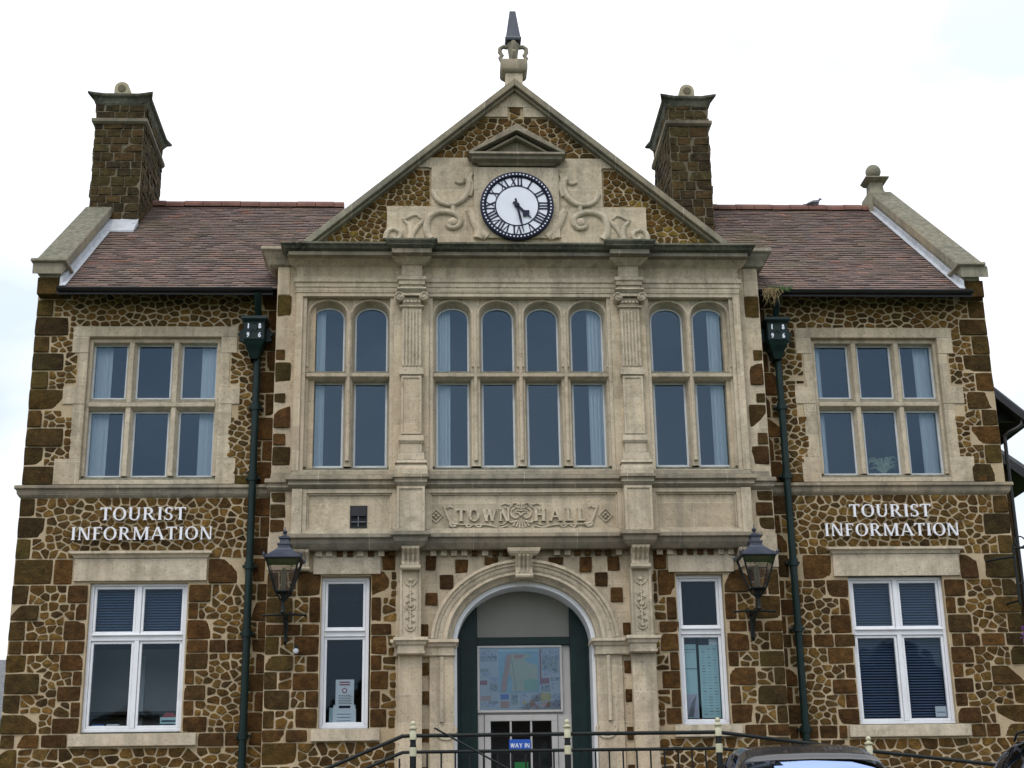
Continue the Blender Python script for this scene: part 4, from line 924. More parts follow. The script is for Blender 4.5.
for s in (1, -1):
    mb = MB(); xa, xb = (2.6, 6.06) if s > 0 else (-6.06, -2.6)
    mb.add([(xa, EY, EZ), (xb, EY, EZ), (xb, RY, RZ), (xa, RY, RZ)], [(0, 1, 2, 3)], SLATE)
    mb.add([(xa, EY, EZ - .04), (xb, EY, EZ - .04), (xb, .0, EZ + .10), (xa, .0, EZ + .10)], [(3, 2, 1, 0)], GUT)
    mb.add([(xa, RY, RZ), (xb, RY, RZ), (xb, 7.1, EZ), (xa, 7.1, EZ)], [(0, 1, 2, 3)], SLATE)
    tiles(mb, xa, xb, EY, EZ, RY, RZ, seed=5 + s); roof = mb.build('roof', TH)
    mb = MB(); x = xa
    while x < xb:
        e = min(x + .3, xb); g_ = random.uniform(-.006, .006)
        pr = [(RY + .13 * cos(a), RZ - .045 + .13 * sin(a) + g_) for a in [pi * k / 8 for k in range(9)]]; mb.prismx(pr, x + .004, e - .004, RIDGE); x += .3
    mb.build('ridge_tiles', roof)
    mb = MB(); xg = (3.25, 6.16) if s > 0 else (-6.10, -3.28)   # gutter and fascia
    pr = [(EY - .03 + .045 * cos(a), EZ + .0 + .045 * sin(a)) for a in [pi + pi * k / 8 for k in range(9)]]; mb.prismx(pr, xg[0], xg[1], GUT)
    mb.box(xg[0], xg[1], EY + .0, EY + .02, 6.64, 6.73, GUT)
    for k in range(9): x = xg[0] + (xg[1] - xg[0]) * (k + .5) / 9; mb.prismx([(EY + .02, 6.66), (EY + .02, 6.72), (-.0, 6.93), (-.0, 6.87)], x - .03, x + .03, GUT)
    mb.build('gutter', roof)
    # verge coping, kneeler and lead flashing
    mb = MB(); sl = (RZ - EZ) / (RY - EY); yend = 2.3 if s < 0 else 3.42
    x0, x1 = (6.10, 6.42) if s > 0 else (-6.44, -6.10)
    z_ = lambda y: EZ + sl * (y - EY)
    mb.prismx([(-.25, z_(-.25) + .18), (-.25, z_(-.25) + .34), (yend, z_(yend) + .34), (yend, z_(yend) + .18)], x0 - .03, x1 + .03, COPE)
    mb.prismx([(.01, z_(.01) - .2), (.01, z_(.01) + .18), (yend, z_(yend) + .18), (yend, z_(yend) - .2)], x0, x1, COPE)
    mb.build('verge_coping', roof, bevel=.012)
    mb = MB(); xi = 6.085 if s > 0 else -6.085
    mb.prismx([(-.22, z_(-.22) + .0), (-.22, z_(-.22) + .13), (yend, z_(yend) + .13), (yend, z_(yend) + .0)], xi - .02, xi + .02, LEAD)
    mb.prismx([(-.30, z_(-.30) + .035), (-.30, z_(-.30) + .045), (yend, z_(yend) + .045), (yend, z_(yend) + .035)], min(xi, xi - s * .08), max(xi, xi - s * .08), LEAD)
    mb.build('lead_flashing', roof)
    mb = MB(); mb.mold(x0 + (.02 if s < 0 else 0), x1 - (.08 if s > 0 else 0), -.22, .25, [(.07, 7.17), (.075, 7.13), (.03, 7.11), (.0, 7.08), (0, 6.99), (-.04, 6.93)], COPE); mb.box(x0 + (.03 if s < 0 else .0), x1 - (.03 if s > 0 else .0), -.17, .0, 6.70, 6.94, CARRQ)
    mb.build('kneeler', TH, bevel=.01)
# ball finial at the right end of the ridge
mb = MB(); bx_, by_ = 6.20, 3.42; mb.box(bx_ - .20, bx_ + .16, by_ - .2, by_ + .2, 9.5, 9.86, COPE); mb.lathe((bx_ - .02, by_, 9.85), [(.22, 0), (.16, .10), (.15, .22), (.17, .27)], COPE, 4, rot=pi / 4)
mb.mold(bx_ - .16, bx_ + .12, by_ - .14, by_ + .14, [(.05, 10.17), (.06, 10.15), (.0, 10.10)], COPE); mb.lathe((bx_ - .02, by_, 10.16), [(.05, 0), (.05, .06)], COPE, 10)
mb.lathe((bx_ - .02, by_, 10.33), [(.125 * sin(pi * k / 12) + .001, -.125 * cos(pi * k / 12)) for k in range(13)], COPE, 20); mb.build('ball_finial', TH, smooth=40)

def chimney(x0, x1, y0, y1, ztop, zb):
    mb = MB(); mb.box(x0, x1, y0, y1, zb, ztop, CARRQ if 0 else MORT_D)
    def face(fr, L):
        z = zb; r = 0; rg = random.Random(int(x0 * 10) + int(L * 10))
        while z < ztop - .03:
            hh = rg.uniform(.12, .17); hh = min(hh, ztop - z); u = 0
            while u < L - .02:
                wd = rg.uniform(.14, .32) if not (u == 0 and r % 2) else .12
                if L - (u + wd) < .1: wd = L - u
                block(mb, (u, z, u + wd, z + hh), fr, CHST, m=.012, h=.012, rag=.008); u += wd
            z += hh; r += 1
    Z = Vector((0, 0, 1))
    face((Vector((x0, y0, 0)), Vector((1, 0, 0)), Z, Vector((0, -1, 0))), x1 - x0); face((Vector((x1, y0, 0)), Vector((0, 1, 0)), Z, Vector((1, 0, 0))), y1 - y0); face((Vector((x0, y1, 0)), Vector((0, -1, 0)), Z, Vector((-1, 0, 0))), y1 - y0)
    # weathered pale band and moulded cap
    mb.mold(x0, x1, y0, y1, [(.02, ztop - .36), (.055, ztop - .38), (.055, ztop - .43), (.02, ztop - .46)], WEATH2)
    o = mb.build('chimney', TH)
    cp = MB()
    # cap ring (the mould helper keeps its back at yb, so make a full ring)
    n = 10                                        # flaring cap with the corners kicked out and up
    def ring(p, z, ear):
        c = []
        for (ax, ay, bx2, by2) in ((x0, y0, x1, y0), (x1, y0, x1, y1), (x1, y1, x0, y1), (x0, y1, x0, y0)):
            dx, dy = (bx2 > ax) - (bx2 < ax), (by2 > ay) - (by2 < ay); L = abs(bx2 - ax) + abs(by2 - ay) + 2 * p
            for k in range(n):
                t = k / n * L; e = min(t, L - t); q = ear * max(0, 1 - e / .16) ** 1.2
                c.append((ax - dx * p + dx * t + dy * (p + q) + (-dx * q if t < .01 else 0), ay - dy * p + dy * t - dx * (p + q) + (-dy * q if t < .01 else 0), z + q * .25))
        return c
    cp.grid([r[::-1] for r in (ring(.0, ztop - .14, 0), ring(.02, ztop - .10, 0), ring(.04, ztop - .03, .03), ring(.08, ztop + .0, .05), ring(.085, ztop + .04, .05), ring(.02, ztop + .075, 0), ring(-.2, ztop + .08, 0))][::-1], DARKS, True)
    cp.box(x0 + .02, x1 - .02, y0 + .02, y1 - .02, ztop, ztop + .079, DARKS)
    cp.build('chimney_cap', o, bevel=.01)
    cx = x0 + (x1 - x0) * .5
    for cy in (y0 + .16, (y0 + y1) / 2, y1 - .16):
        cp = MB(); cp.tube([(cx, cy - .2, ztop + .15), (cx, cy + .2, ztop + .15)], .115, POT, 20); cp.tube([(cx, cy - .215, ztop + .15), (cx, cy + .215, ztop + .15)], .06, MORT_D, 16); cp.box(cx - .115, cx + .115, cy - .198, cy + .198, ztop + .03, ztop + .15, POT)
        cp.build('chimney_pot', o, smooth=40)
MORT_D = m_mortar('grimy_mortar', (.09, .08, .055), (.18, .16, .11))
CHST = m_carr('sooty_chimney_stone', [(0, (.026, .022, .014)), (.25, (.056, .044, .020)), (.5, (.034, .028, .017)), (.75, (.070, .046, .020)), (1, (.056, .050, .022))], .5)
WEATH2 = m_limestone('flaking_band', (.20, .18, .13), (.05, .042, .028), False, .95)
chimney(-6.42, -5.67, 2.3, 3.85, 10.97, 8.3); chimney(2.57, 3.20, 2.2, 3.78, 10.97, 8.3)
mb = MB(); mb.box(-5.74, -5.0, 2.1, 2.3, 8.3, 8.31, LEAD)
mb.prismx([(1.98, z_(1.98) + .03), (1.98, z_(1.98) + .06), (2.3, z_(2.3) + .14), (2.3, z_(2.3) + .03)], -6.1, -5.66, LEAD); mb.prismx([(2.15, z_(2.15) + .02), (2.15, z_(2.15) + .13), (3.4, RZ + .13), (3.4, RZ)], -5.72, -5.685, LEAD); mb.build('chimney_flashing', TH)
# roof of the central gable, running back to the main ridge
mb = MB()
for s in (1, -1): mb.add([(AX, -.2, AP + .05), (AX + s * 3.2, -.2, AP + .05 - k_ * 3.2), (AX + s * 3.2, 6.5, AP + .05 - k_ * 3.2), (AX, 6.5, AP + .05)], [(0, 1, 2, 3) if s < 0 else (3, 2, 1, 0)], SLATE)
mb.build('gable_roof', TH)
# rooms behind the windows
mb = MB()
for z0, z1, y0 in ((3.95, 6.62, .36), (-.2, 3.3, .36)):
    x0, x1, y1 = -6.05, 6.05, 4.2
    v = [(x0, y0, z0), (x1, y0, z0), (x1, y1, z0), (x0, y1, z0), (x0, y0, z1), (x1, y0, z1), (x1, y1, z1), (x0, y1, z1)]
    mb.add(v, [(0, 1, 2, 3)], INTF); mb.add(v, [(7, 6, 5, 4), (2, 6, 7, 3), (1, 5, 6, 2), (0, 3, 7, 4)], INT)
for x in (-3.1, 3.1):
    for z0, z1 in ((3.95, 6.62), (-.2, 3.3)): mb.box(x - .05, x + .05, .0, 4.2, z0 + .002, z1 - .002, INT)
mb.box(-1.6, -1.5, .15, 4.2, -.19, 3.29, INT); mb.box(1.5, 1.6, .15, 4.2, -.19, 3.29, INT)
mb.box(-1.4, 1.4, .9, 1.0, -.19, 3.29, INT)
mb.box(-6.43, 6.43, 6.8, 7.1, GZ, 6.98, MORT); mb.box(-3.1, 3.1, -.30, .6, 6.58, 6.70, INT)
mb.box(-5.9, -3.5, 1.25, 1.30, -.19, 2.2, PALEG); mb.box(-5.15, -4.95, 1.20, 1.249, .9, 2.1, WHITE); mb.box(-5.9, -3.5, .95, 1.249, 1.32, 1.36, INTF)
mb.build('interior', TH)
mb = MB(); mb.box(-3.06, 3.04, -.09, .30, 4.12, 4.14, INTF); mb.build('bay_floor', TH)

# downpipes with dated hopper heads
def downpipe(s):
    x = s * 3.475; mb = MB()
    mb.tube([(x, -.12, 5.80), (x, -.12, GZ + .1)], .048, GREEN, 14)
    for z in (5.1, 4.15, 3.0, 2.15, .9, 0.0): mb.tube([(x, -.12, z), (x, -.12, z + .09)], .062, GREEN, 14); mb.box(x - .09, x + .09, -.10, -.02, z + .03, z + .06, GREEN)
    mb.tube([(x, -.36, 6.66), (x, -.30, 6.52), (x, -.18, 6.42), (x, -.16, 6.30)], .045, GREEN, 10)
    o = mb.build('downpipe', TH, smooth=40)
    mb = MB(); c = x - .035 if s < 0 else x - .02
    mb.box(c - .135, c + .135, -.30, -.01, 6.02, 6.27, GREEN); mb.mold(c - .135, c + .135, -.30, -.01, [(.035, 6.34), (.04, 6.30), (.015, 6.28), (0, 6.26)], GREEN)
    rows = []
    for p, z in ((.0, 6.02), (-.02, 5.96), (-.055, 5.88), (-.085, 5.78)): rows.append([(c - .135 - p, -.02, z), (c - .135 - p, -.30 - p, z), (c + .135 + p, -.30 - p, z), (c + .135 + p, -.02, z)])
    mb.grid([r[::-1] for r in rows], GREEN, True)
    for k in (-1, 1): mb.prism([(c + k * .135, 6.04), (c + k * .22, 6.06), (c + k * .20, 6.12), (c + k * .24, 6.16), (c + k * .17, 6.24), (c + k * .135, 6.26)], -.12, -.08, GREEN)
    fr_rect(mb, c - .125, c + .125, 6.025, 6.255, -.308, -.298, .012, GREEN)
    hp = mb.build('hopper_head', o, bevel=.004)
    mb = MB()
    for ch, dx, dz in (('1', -.075, 6.17), ('8', .075, 6.17), ('9', -.075, 6.045), ('6', .075, 6.045)): text(ch, c + dx, dz, .07, -.312, .01, CLKW, False, .22, .2, mb=mb)
    mb.tube([(c - .05, -.305, 6.10), (c - .02, -.305, 6.16), (c + .02, -.305, 6.12), (c + .05, -.305, 6.19)], .006, GREEN, 5)
    mb.build('date', hp) if False else None
    d_ = mb.build('raised_date', o)
downpipe(1); downpipe(-1)
# vent in the parapet panel
mb = MB(); fr_rect(mb, -2.20, -1.985, 3.45, 3.735, -.462, -.44, .012, GUT); mb.box(-2.19, -1.995, -.452, -.44, 3.46, 3.725, RUBBER)
mb.box(-2.185, -2.0, -.475, -.452, 3.60, 3.72, GUT); mb.box(-2.10, -2.09, -.47, -.452, 3.46, 3.6, GREY); mb.box(-2.185, -2.0, -.47, -.452, 3.52, 3.53, GREY); mb.build('air_vent', TH)
# carved TOWN HALL panel
mb = MB()
text('TOWN', -.52, 3.525, .16, -.484, .045, LIMEP, True, .20, .12, gap=.20, width=.68, mb=mb)
text('HALL', .44, 3.525, .16, -.484, .045, LIMEP, True, .20, .12, gap=.22, width=.66, mb=mb)
ym = -.458
def T_(pts, r, tap=None):
    P = smoothp([(a, ym, b) for a, b in pts], 4); n_ = len(P) - 1; mb.tube(P, r, LIMEP, 8, 1.0, [tap[0] + (tap[1] - tap[0]) * i / n_ for i in range(n_ + 1)] if tap else None)
for s in (1, -1):
    c = -.045
    def Q(*pts): return [(c + s * a, b) for a, b in pts]
    T_(Q((.17, 3.47), (.28, 3.445), (.40, 3.475), (.55, 3.485), (.82, 3.485)), .013)
    T_(Q((.80, 3.49), (.87, 3.50), (.92, 3.57), (.96, 3.68), (.98, 3.735)), .017, (1.5, .7)); T_(Q((.82, 3.47), (.87, 3.46), (.90, 3.49), (.885, 3.53)), .020)
    T_(Q((.98, 3.735), (.93, 3.70), (.90, 3.72), (.86, 3.70)), .011)
    for k in (-1, 1): T_([(c + s * .60 + k * .015, 3.475), (c + s * .60 + k * .07, 3.45), (c + s * .60 + k * .10, 3.475)], .017, (.6, 1.1))
    L = c + s * 1.075; dd = .085                   # lozenge with a rosette
    mb.tube([(L, ym, 3.60 - dd), (L + dd, ym, 3.60), (L, ym, 3.60 + dd), (L - dd, ym, 3.60), (L, ym, 3.60 - dd)], .012, LIMEP, 6)
    for k in range(4): a = k * pi / 2; mb.lathe((L + .028 * cos(a), ym, 3.60 + .028 * sin(a)), [(.008, -.022), (.018, -.012), (.02, .01)], LIMEP, 8, 'y')
    # foliage of the cartouche: leaves above, fan shell below, side volutes
    T_(Q((.02, 3.74), (.08, 3.765), (.14, 3.74), (.20, 3.755), (.25, 3.735)), .018, (1.2, .5)); T_(Q((.10, 3.755), (.15, 3.70), (.21, 3.70)), .013, (1.2, .4))
    T_(Q((.07, 3.70), (.125, 3.665), (.12, 3.60), (.07, 3.565), (.03, 3.59)), .014, (.8, 1.2)); T_(Q((.05, 3.53), (.12, 3.51), (.17, 3.53), (.22, 3.49), (.28, 3.475)), .016, (1.2, .5))
    for k in range(3): T_(Q((.012 + .02 * k, 3.53), (.02 + .042 * k, 3.44 + .014 * k)), .012, (.6, 1.3))
    for k in range(3): T_(Q((.012 + .012 * k, 3.69), (.018 + .03 * k, 3.755 - .012 * k)), .011, (.6, 1.2))
    T_(Q((.0, 3.60), (.03, 3.635), (.075, 3.64)), .014, (1.3, .5)); T_(Q((.0, 3.66), (.04, 3.67), (.07, 3.655)), .010)
mb.build('carved_inscription', TH, smooth=40)

# ================================================================== THINGS ON THE FACADE
# clock
cc = Vector((-.02, -.40, 7.905))
CK = empty('wall_clock', cc, 'round white clock with black roman numerals set in the gable under a little stone pediment', 'clock')
mb = MB(); mb.lathe(cc, [(.495, .05), (.50, .0), (.50, -.035), (.485, -.045), (.44, -.045), (.43, -.02)], NAVY, 72, 'y', 0, False); mb.build('rim', CK, smooth=40)
mb = MB(); mb.lathe(cc, [(.435, .02), (.435, -.020)], CLKW, 72, 'y')
for k in range(60):
    a = 2 * pi * k / 60; mb.lathe((cc.x + .462 * sin(a), cc.y - .046, cc.z + .462 * cos(a)), [(.011, .005), (.011, -.003)], CLKW, 8, 'y')
mb.build('dial', CK)
n = 72
for r0, r1, yy in ((.285, .302, -.024), (.418, .432, -.024)):
    mb = MB()
    for k in range(n):
        a, b = 2 * pi * k / n, 2 * pi * (k + 1) / n
        mb.prism([(cc.x + r0 * sin(a), cc.z + r0 * cos(a)), (cc.x + r0 * sin(b), cc.z + r0 * cos(b)), (cc.x + r1 * sin(b), cc.z + r1 * cos(b)), (cc.x + r1 * sin(a), cc.z + r1 * cos(a))], cc.y + yy, cc.y - .019, NAVY)
    mb.build('chapter_ring', CK)
def roman(h, s):
    a = 2 * pi * h / 12; mb = MB(); H = .118; W = {'I': .030, 'V': .075, 'X': .075}; g = .012; tot = sum(W[c] for c in s) + g * (len(s) - 1); x = -tot / 2; q = []
    for c in s:
        if c == 'I': q.append([(x + .005, 0), (x + .025, 0), (x + .025, H), (x + .005, H)]); q.append([(x - .002, 0), (x + .032, 0), (x + .032, .008), (x - .002, .008)]); q.append([(x - .002, H - .008), (x + .032, H - .008), (x + .032, H), (x - .002, H)])
        if c == 'V': q.append([(x + .030, 0), (x + .044, 0), (x + .020, H), (x - .003, H)]); q.append([(x + .032, 0), (x + .042, 0), (x + .076, H), (x + .064, H)])
        if c == 'X': q.append([(x + .052, 0), (x + .077, 0), (x + .022, H), (x - .003, H)]); q.append([(x, 0), (x + .012, 0), (x + .075, H), (x + .063, H)])
        x += W[c] + g
    for i, p in enumerate(q):
        mb.prism([(cc.x + u * cos(a) + (.30 + v) * sin(a), cc.z - u * sin(a) + (.30 + v) * cos(a)) for u, v in p], cc.y - .026 - i * .0004, cc.y - .019, NAVY)
    mb.build('numeral', CK)
for h, s_ in enumerate(['XII', 'I', 'II', 'III', 'IIII', 'V', 'VI', 'VII', 'VIII', 'IX', 'X', 'XI']): roman(h, s_)
def hand(deg, pts, name, yo):
    a = radians(deg); mb = MB(); mb.prism([(cc.x + u * cos(a) + v * sin(a), cc.z - u * sin(a) + v * cos(a)) for u, v in pts], cc.y - yo - .006, cc.y - yo, NAVY); mb.build(name, CK)
hand(134, [(-.020, -.07), (.020, -.07), (.017, .12), (.065, .17), (.03, .20), (.014, .205), (0, .29), (-.014, .205), (-.03, .20), (-.065, .17), (-.017, .12)], 'hour_hand', .034)
hand(168, [(-.014, -.10), (.014, -.10), (.014, .1), (.016, .2), (.004, .41), (-.004, .41), (-.016, .2), (-.014, .1)], 'minute_hand', .045)
mb = MB(); mb.lathe(cc, [(.035, -.02), (.035, -.055), (.02, -.062)], NAVY, 16, 'y'); mb.build('hub', CK)

# TOURIST INFORMATION lettering
for s, lab in ((-1, 'white TOURIST INFORMATION lettering on the left wing, under the left upper window'), (1, 'white TOURIST INFORMATION lettering on the right wing, under the right upper window')):
    c = -4.855 if s < 0 else 4.825; S = empty('wall_lettering', (c, -.03, 3.4), lab, 'sign', 'tourist information lettering')
    text('TOURIST', c, 3.655, .165, -.065, .03, SIGNW, True, .145, .075, gap=.12, parent=S, width=1.08)
    text('INFORMATION', c - .0, 3.40, .165, -.065, .03, SIGNW, True, .145, .075, gap=.12, parent=S, width=1.78)

# wall lanterns
def lantern(x, lab):
    y = -.86; T = empty('wall_lantern', (x, -.37, 2.2), lab, 'lantern', 'wall lanterns flanking the entrance')
    mb = MB(); yw = -.365
    mb.box(x - .022, x + .022, yw - .012, yw, 2.04, 2.40, BLACK)
    mb.tube([(x, yw - .01, 2.33), (x, y - .02, 2.33)], .017, BLACK, 8); mb.tube([(x - .25, -.60, 2.335), (x - .12, -.60, 2.345), (x + .12, -.60, 2.345), (x + .25, -.60, 2.335)], .014, BLACK, 8)
    for k in (-1, 1): mb.lathe((x + k * .25, -.60, 2.335), [(.004, -.022), (.022, 0), (.004, .022)], BLACK, 8)
    mb.tube([(x, yw - .02, 2.04), (x, yw - .06, 2.01), (x, yw - .11, 2.04), (x, yw - .10, 2.12), (x, yw - .16, 2.22), (x, yw - .30, 2.31)], .016, BLACK, 8)
    mb.tube([(x, yw - .10 - .05 * cos(a), 2.22 + .05 * sin(a)) for a in [radians(30 * k) for k in range(11)]], .010, BLACK, 6)
    for k in (-1, 1): mb.tube([(x, yw - .02, 2.36), (x + k * .05, yw - .04, 2.41), (x + k * .09, yw - .06, 2.37), (x + k * .06, yw - .06, 2.33)], .009, BLACK, 6)
    mb.lathe((x, y, 2.31), [(.02, 0), (.035, .02), (.02, .05), (.028, .09), (.018, .13), (.03, .17)], BLACK, 12); mb.build('bracket', T, smooth=40)
    mb = MB(); zb, zt, hb, ht = 2.575, 2.955, .09, .198
    mb.lathe((x, y, 2.48), [(.02, 0), (.05, .07), (.125, .085), (.125, .098)], BLACK, 4, rot=pi / 4)
    for a, b in ((-1, -1), (1, -1), (1, 1), (-1, 1)):
        mb.tube([(x + a * .02, y + b * .02, 2.47), (x + a * hb, y + b * hb, zb), (x + a * ht, y + b * ht, zt)], .011, BLACK, 6)
    for h_, z in ((hb, zb), (ht, zt)):
        c = [(x - h_, y - h_, z), (x + h_, y - h_, z), (x + h_, y + h_, z), (x - h_, y + h_, z)]
        for i in range(4): mb.tube([c[i], c[(i + 1) % 4]], .010, BLACK, 6)
    mb.build('frame', T)
    cs = [(-1, -1), (1, -1), (1, 1), (-1, 1)]
    for i in range(4):
        a, b = cs[i], cs[(i + 1) % 4]; k = .97; g = MB(); g.add([(x + a[0] * hb * k, y + a[1] * hb * k, zb), (x + b[0] * hb * k, y + b[1] * hb * k, zb), (x + b[0] * ht * k, y + b[1] * ht * k, zt), (x + a[0] * ht * k, y + a[1] * ht * k, zt)], [(0, 1, 2, 3)], LGLASS); g.build('pane', T)
    mb = MB(); r2_ = sqrt(2)
    mb.lathe((x, y, 0), [(.215 * r2_, 2.955), (.228 * r2_, 2.963), (.228 * r2_, 2.98), (.17 * r2_, 3.02), (.10 * r2_, 3.08), (.075 * r2_, 3.11), (.075 * r2_, 3.14), (.085 * r2_, 3.145), (.085 * r2_, 3.16), (.058 * r2_, 3.17), (.05 * r2_, 3.22), (.07 * r2_, 3.225), (.07 * r2_, 3.24), (.025, 3.27)], BLUEP, 4, rot=pi / 4)
    for k in range(4): a = pi / 4 + k * pi / 2; mb.lathe((x + .225 * r2_ * cos(a), y + .225 * r2_ * sin(a), 2.97), [(.012, 0), (.018, .03), (.004, .06)], BLUEP, 8)
    mb.build('lantern_roof', T)
    mb = MB(); mb.lathe((x, y, 3.26), [(.018, 0), (.012, .02), (.03, .045), (.03, .06), (.010, .075), (.006, .11), (.001, .13)], BLUEP, 12); mb.build('finial', T, smooth=50)
    mb = MB(); mb.lathe((x, y, 2.60), [(.03, 0), (.03, .08), (.035, .09), (.035, .20), (.02, .25), (.002, .27)], CREAM, 12); mb.build('lamp_bulb', T, smooth=50)
lantern(-2.965, 'black and blue metal wall lantern on a scrolled iron bracket by the left downpipe'); lantern(2.83, 'black and blue metal wall lantern on a scrolled iron bracket by the right downpipe')
# small white sensor
T = MB(); T.lathe((-2.83, -.38, 1.92), [(.02, .02), (.02, -.05), (.032, -.055), (.036, -.075), (.025, -.095), (.002, -.10)], LEADW, 14, 'y'); T.box(-2.85, -2.81, -.40, -.36, 1.96, 2.0, BLACK)
tag(T.build('wall_sensor', shift=(-2.83, -.36, 1.92), smooth=40), 'tiny white round sensor on the carrstone wall below the left lantern', 'sensor')

# notice board above the door
NB = empty('notice_board', (-.065, .06, 1.20), 'wide framed town map board with adverts round it, fixed above the door inside the arch', 'notice board')
bx0, bx1, bz0, bz1 = -.60, .47, 1.205, 2.035
mb = MB(); fr_rect(mb, bx0, bx1, bz0, bz1, .045, .085, .028, PALEG); mb.build('frame', NB, bevel=.003)
mb = MB(); mb.box(bx0 + .02, bx1 - .02, .066, .08, bz0 + .02, bz1 - .02, BOARDW)
RS = [(.24, .03, .74, .72, MAPS), (.24, .03, .74, .07, TEAL), (.03, .05, .22, .17, PHOTO2), (.02, .14, .22, .22, PHOTO), (.75, .03, .985, .22, PHOTO2), (.745, .03, .765, .60, RED), (.775, .14, .97, .36, PHOTO), (.79, .30, .89, .45, PHOTO2), (.90, .34, .97, .42, PHOTO),
      (.02, .34, .12, .39, PHOTO), (.04, .40, .14, .46, PHOTO2), (.01, .52, .10, .59, RED), (.13, .47, .23, .56, PHOTO2), (.13, .57, .23, .69, PHOTO), (.76, .49, .86, .58, RED), (.88, .48, .98, .54, PHOTO), (.76, .60, .87, .70, PHOTO), (.89, .57, .95, .66, PHOTO2),
      (.26, .74, .36, .82, SIGNB), (.26, .85, .36, .95, ORG), (.39, .74, .47, .90, PHOTO), (.50, .74, .59, .95, PHOTO2), (.53, .85, .57, .90, YEL), (.62, .76, .72, .82, PHOTO2), (.62, .84, .73, .95, PINK), (.68, .84, .73, .92, PHOTO2), (.75, .73, .87, .84, YEL), (.75, .86, .86, .94, PINK), (.89, .74, .985, .94, PHOTO2), (.02, .76, .14, .84, PINK), (.03, .86, .22, .93, PHOTO2), (.12, .84, .23, .89, PHOTO)]
bw, bh = bx1 - bx0 - .04, bz1 - bz0 - .04
def UV(u, v): return (bx0 + .02 + u * bw, bz1 - .02 - v * bh)
for i, (u0, v0, u1, v1, m_) in enumerate(RS):
    a, b = UV(u0, v0), UV(u1, v1); mb.box(a[0], b[0], .066 - .0012 - .0006 * (i % 7), .0665, b[1], a[1], m_)
def blob(pts, m_, k): mb.prism([UV(*p) for p in pts], .0595 - .0008 * k, .0665, m_)
blob([(.34, .13), (.42, .11), (.60, .11), (.66, .14), (.58, .17), (.56, .22), (.72, .30), (.72, .70), (.40, .70), (.41, .55), (.36, .40), (.34, .28)], MAPL, 0)
blob([(.34, .12), (.40, .11), (.38, .30), (.35, .50), (.33, .70), (.26, .70), (.29, .48), (.32, .28)], PINK, 1)
blob([(.54, .54), (.62, .50), (.72, .52), (.72, .69), (.55, .69)], PGRN, 1)
blob([(.42, .12), (.56, .12), (.54, .17), (.44, .18)], ORG, 2)
mb.tube([UV(.40, .2)[0:1] + (.058,) + UV(.40, .2)[1:], UV(.43, .45)[0:1] + (.058,) + UV(.43, .45)[1:], UV(.45, .70)[0:1] + (.058,) + UV(.45, .70)[1:]], .004, GREY, 5)
mb.build('printed_map', NB)
mb = MB(); pane_box(mb, bx0 + .026, bx1 - .026, bz0 + .026, bz1 - .026, .051, GLASS, .001); mb.build('pane', NB)
# WAY IN sign and small green sign in the door
W_ = empty('door_sign', (-.08, .04, .72), 'small royal blue WAY IN sign across the panes of the door', 'sign')
mb = MB(); mb.box(-.215, .055, .040, .046, .725, .875, SIGNB); mb.build('panel', W_, bevel=.002); mb = MB(); text('WAY IN', -.08, .775, .052, .037, .003, PAPER, False, .2, .15, gap=.12, parent=W_)
mb = MB(); mb.box(-.15, .02, .040, .046, .46, .60, EXITG); tag(mb.build('green_sign', shift=(-.06, .04, .46)), 'small green notice low on the door below the blue sign', 'sign')
# notices in the narrow windows
NT_ = empty('window_notice', (-2.24, -.16, 1.28), 'white printed notice with a red heading standing in the left narrow window', 'notice')
mb = MB(); mb.box(-2.355, -2.13, -.165, -.160, 1.285, 1.605, PAPER); mb.build('sheet', NT_)
mb = MB(); mb.box(-2.31, -2.18, -.168, -.1652, 1.565, 1.58, RED); mb.box(-2.31, -2.18, -.168, -.1652, 1.535, 1.55, RED); mb.lathe((-2.245, -.166, 1.47), [(.032, 0), (.032, -.003)], RED, 16, 'y'); mb.lathe((-2.245, -.167, 1.47), [(.020, 0), (.020, -.004)], PAPER, 16, 'y')
for k in range(6): mb.box(-2.32, -2.17 + .02 * (k % 2), -.168, -.1652, 1.41 - k * .02, 1.416 - k * .02, GREY)
mb.build('print', NT_)
BX = empty('leaflet_box', (-2.25, -.18, 1.04), 'white leaflet box with a blue strip on the sill of the left narrow window', 'box')
mb = MB(); mb.box(-2.385, -2.10, -.20, -.10, 1.045, 1.25, PAPER); mb.build('box_front', BX, bevel=.004); mb = MB(); mb.box(-2.375, -2.11, -.19, -.11, 1.25, 1.295, PAPER); mb.box(-2.31, -2.17, -.193, -.19, 1.255, 1.285, NAVY)
for k in range(3): mb.box(-2.33, -2.16, -.203, -.2, 1.10 + k * .04, 1.106 + k * .04, GREY)
mb.build('print', BX)
mb = MB(); mb.prismx([(-.17, 1.045), (-.165, 1.045), (-.12, 1.27), (-.125, 1.27)], -2.43, -2.35, TEAL); tag(mb.build('leaflet', shift=(-2.39, -.15, 1.045)), 'pale teal leaflet leaning just left of the white leaflet box', 'leaflet')
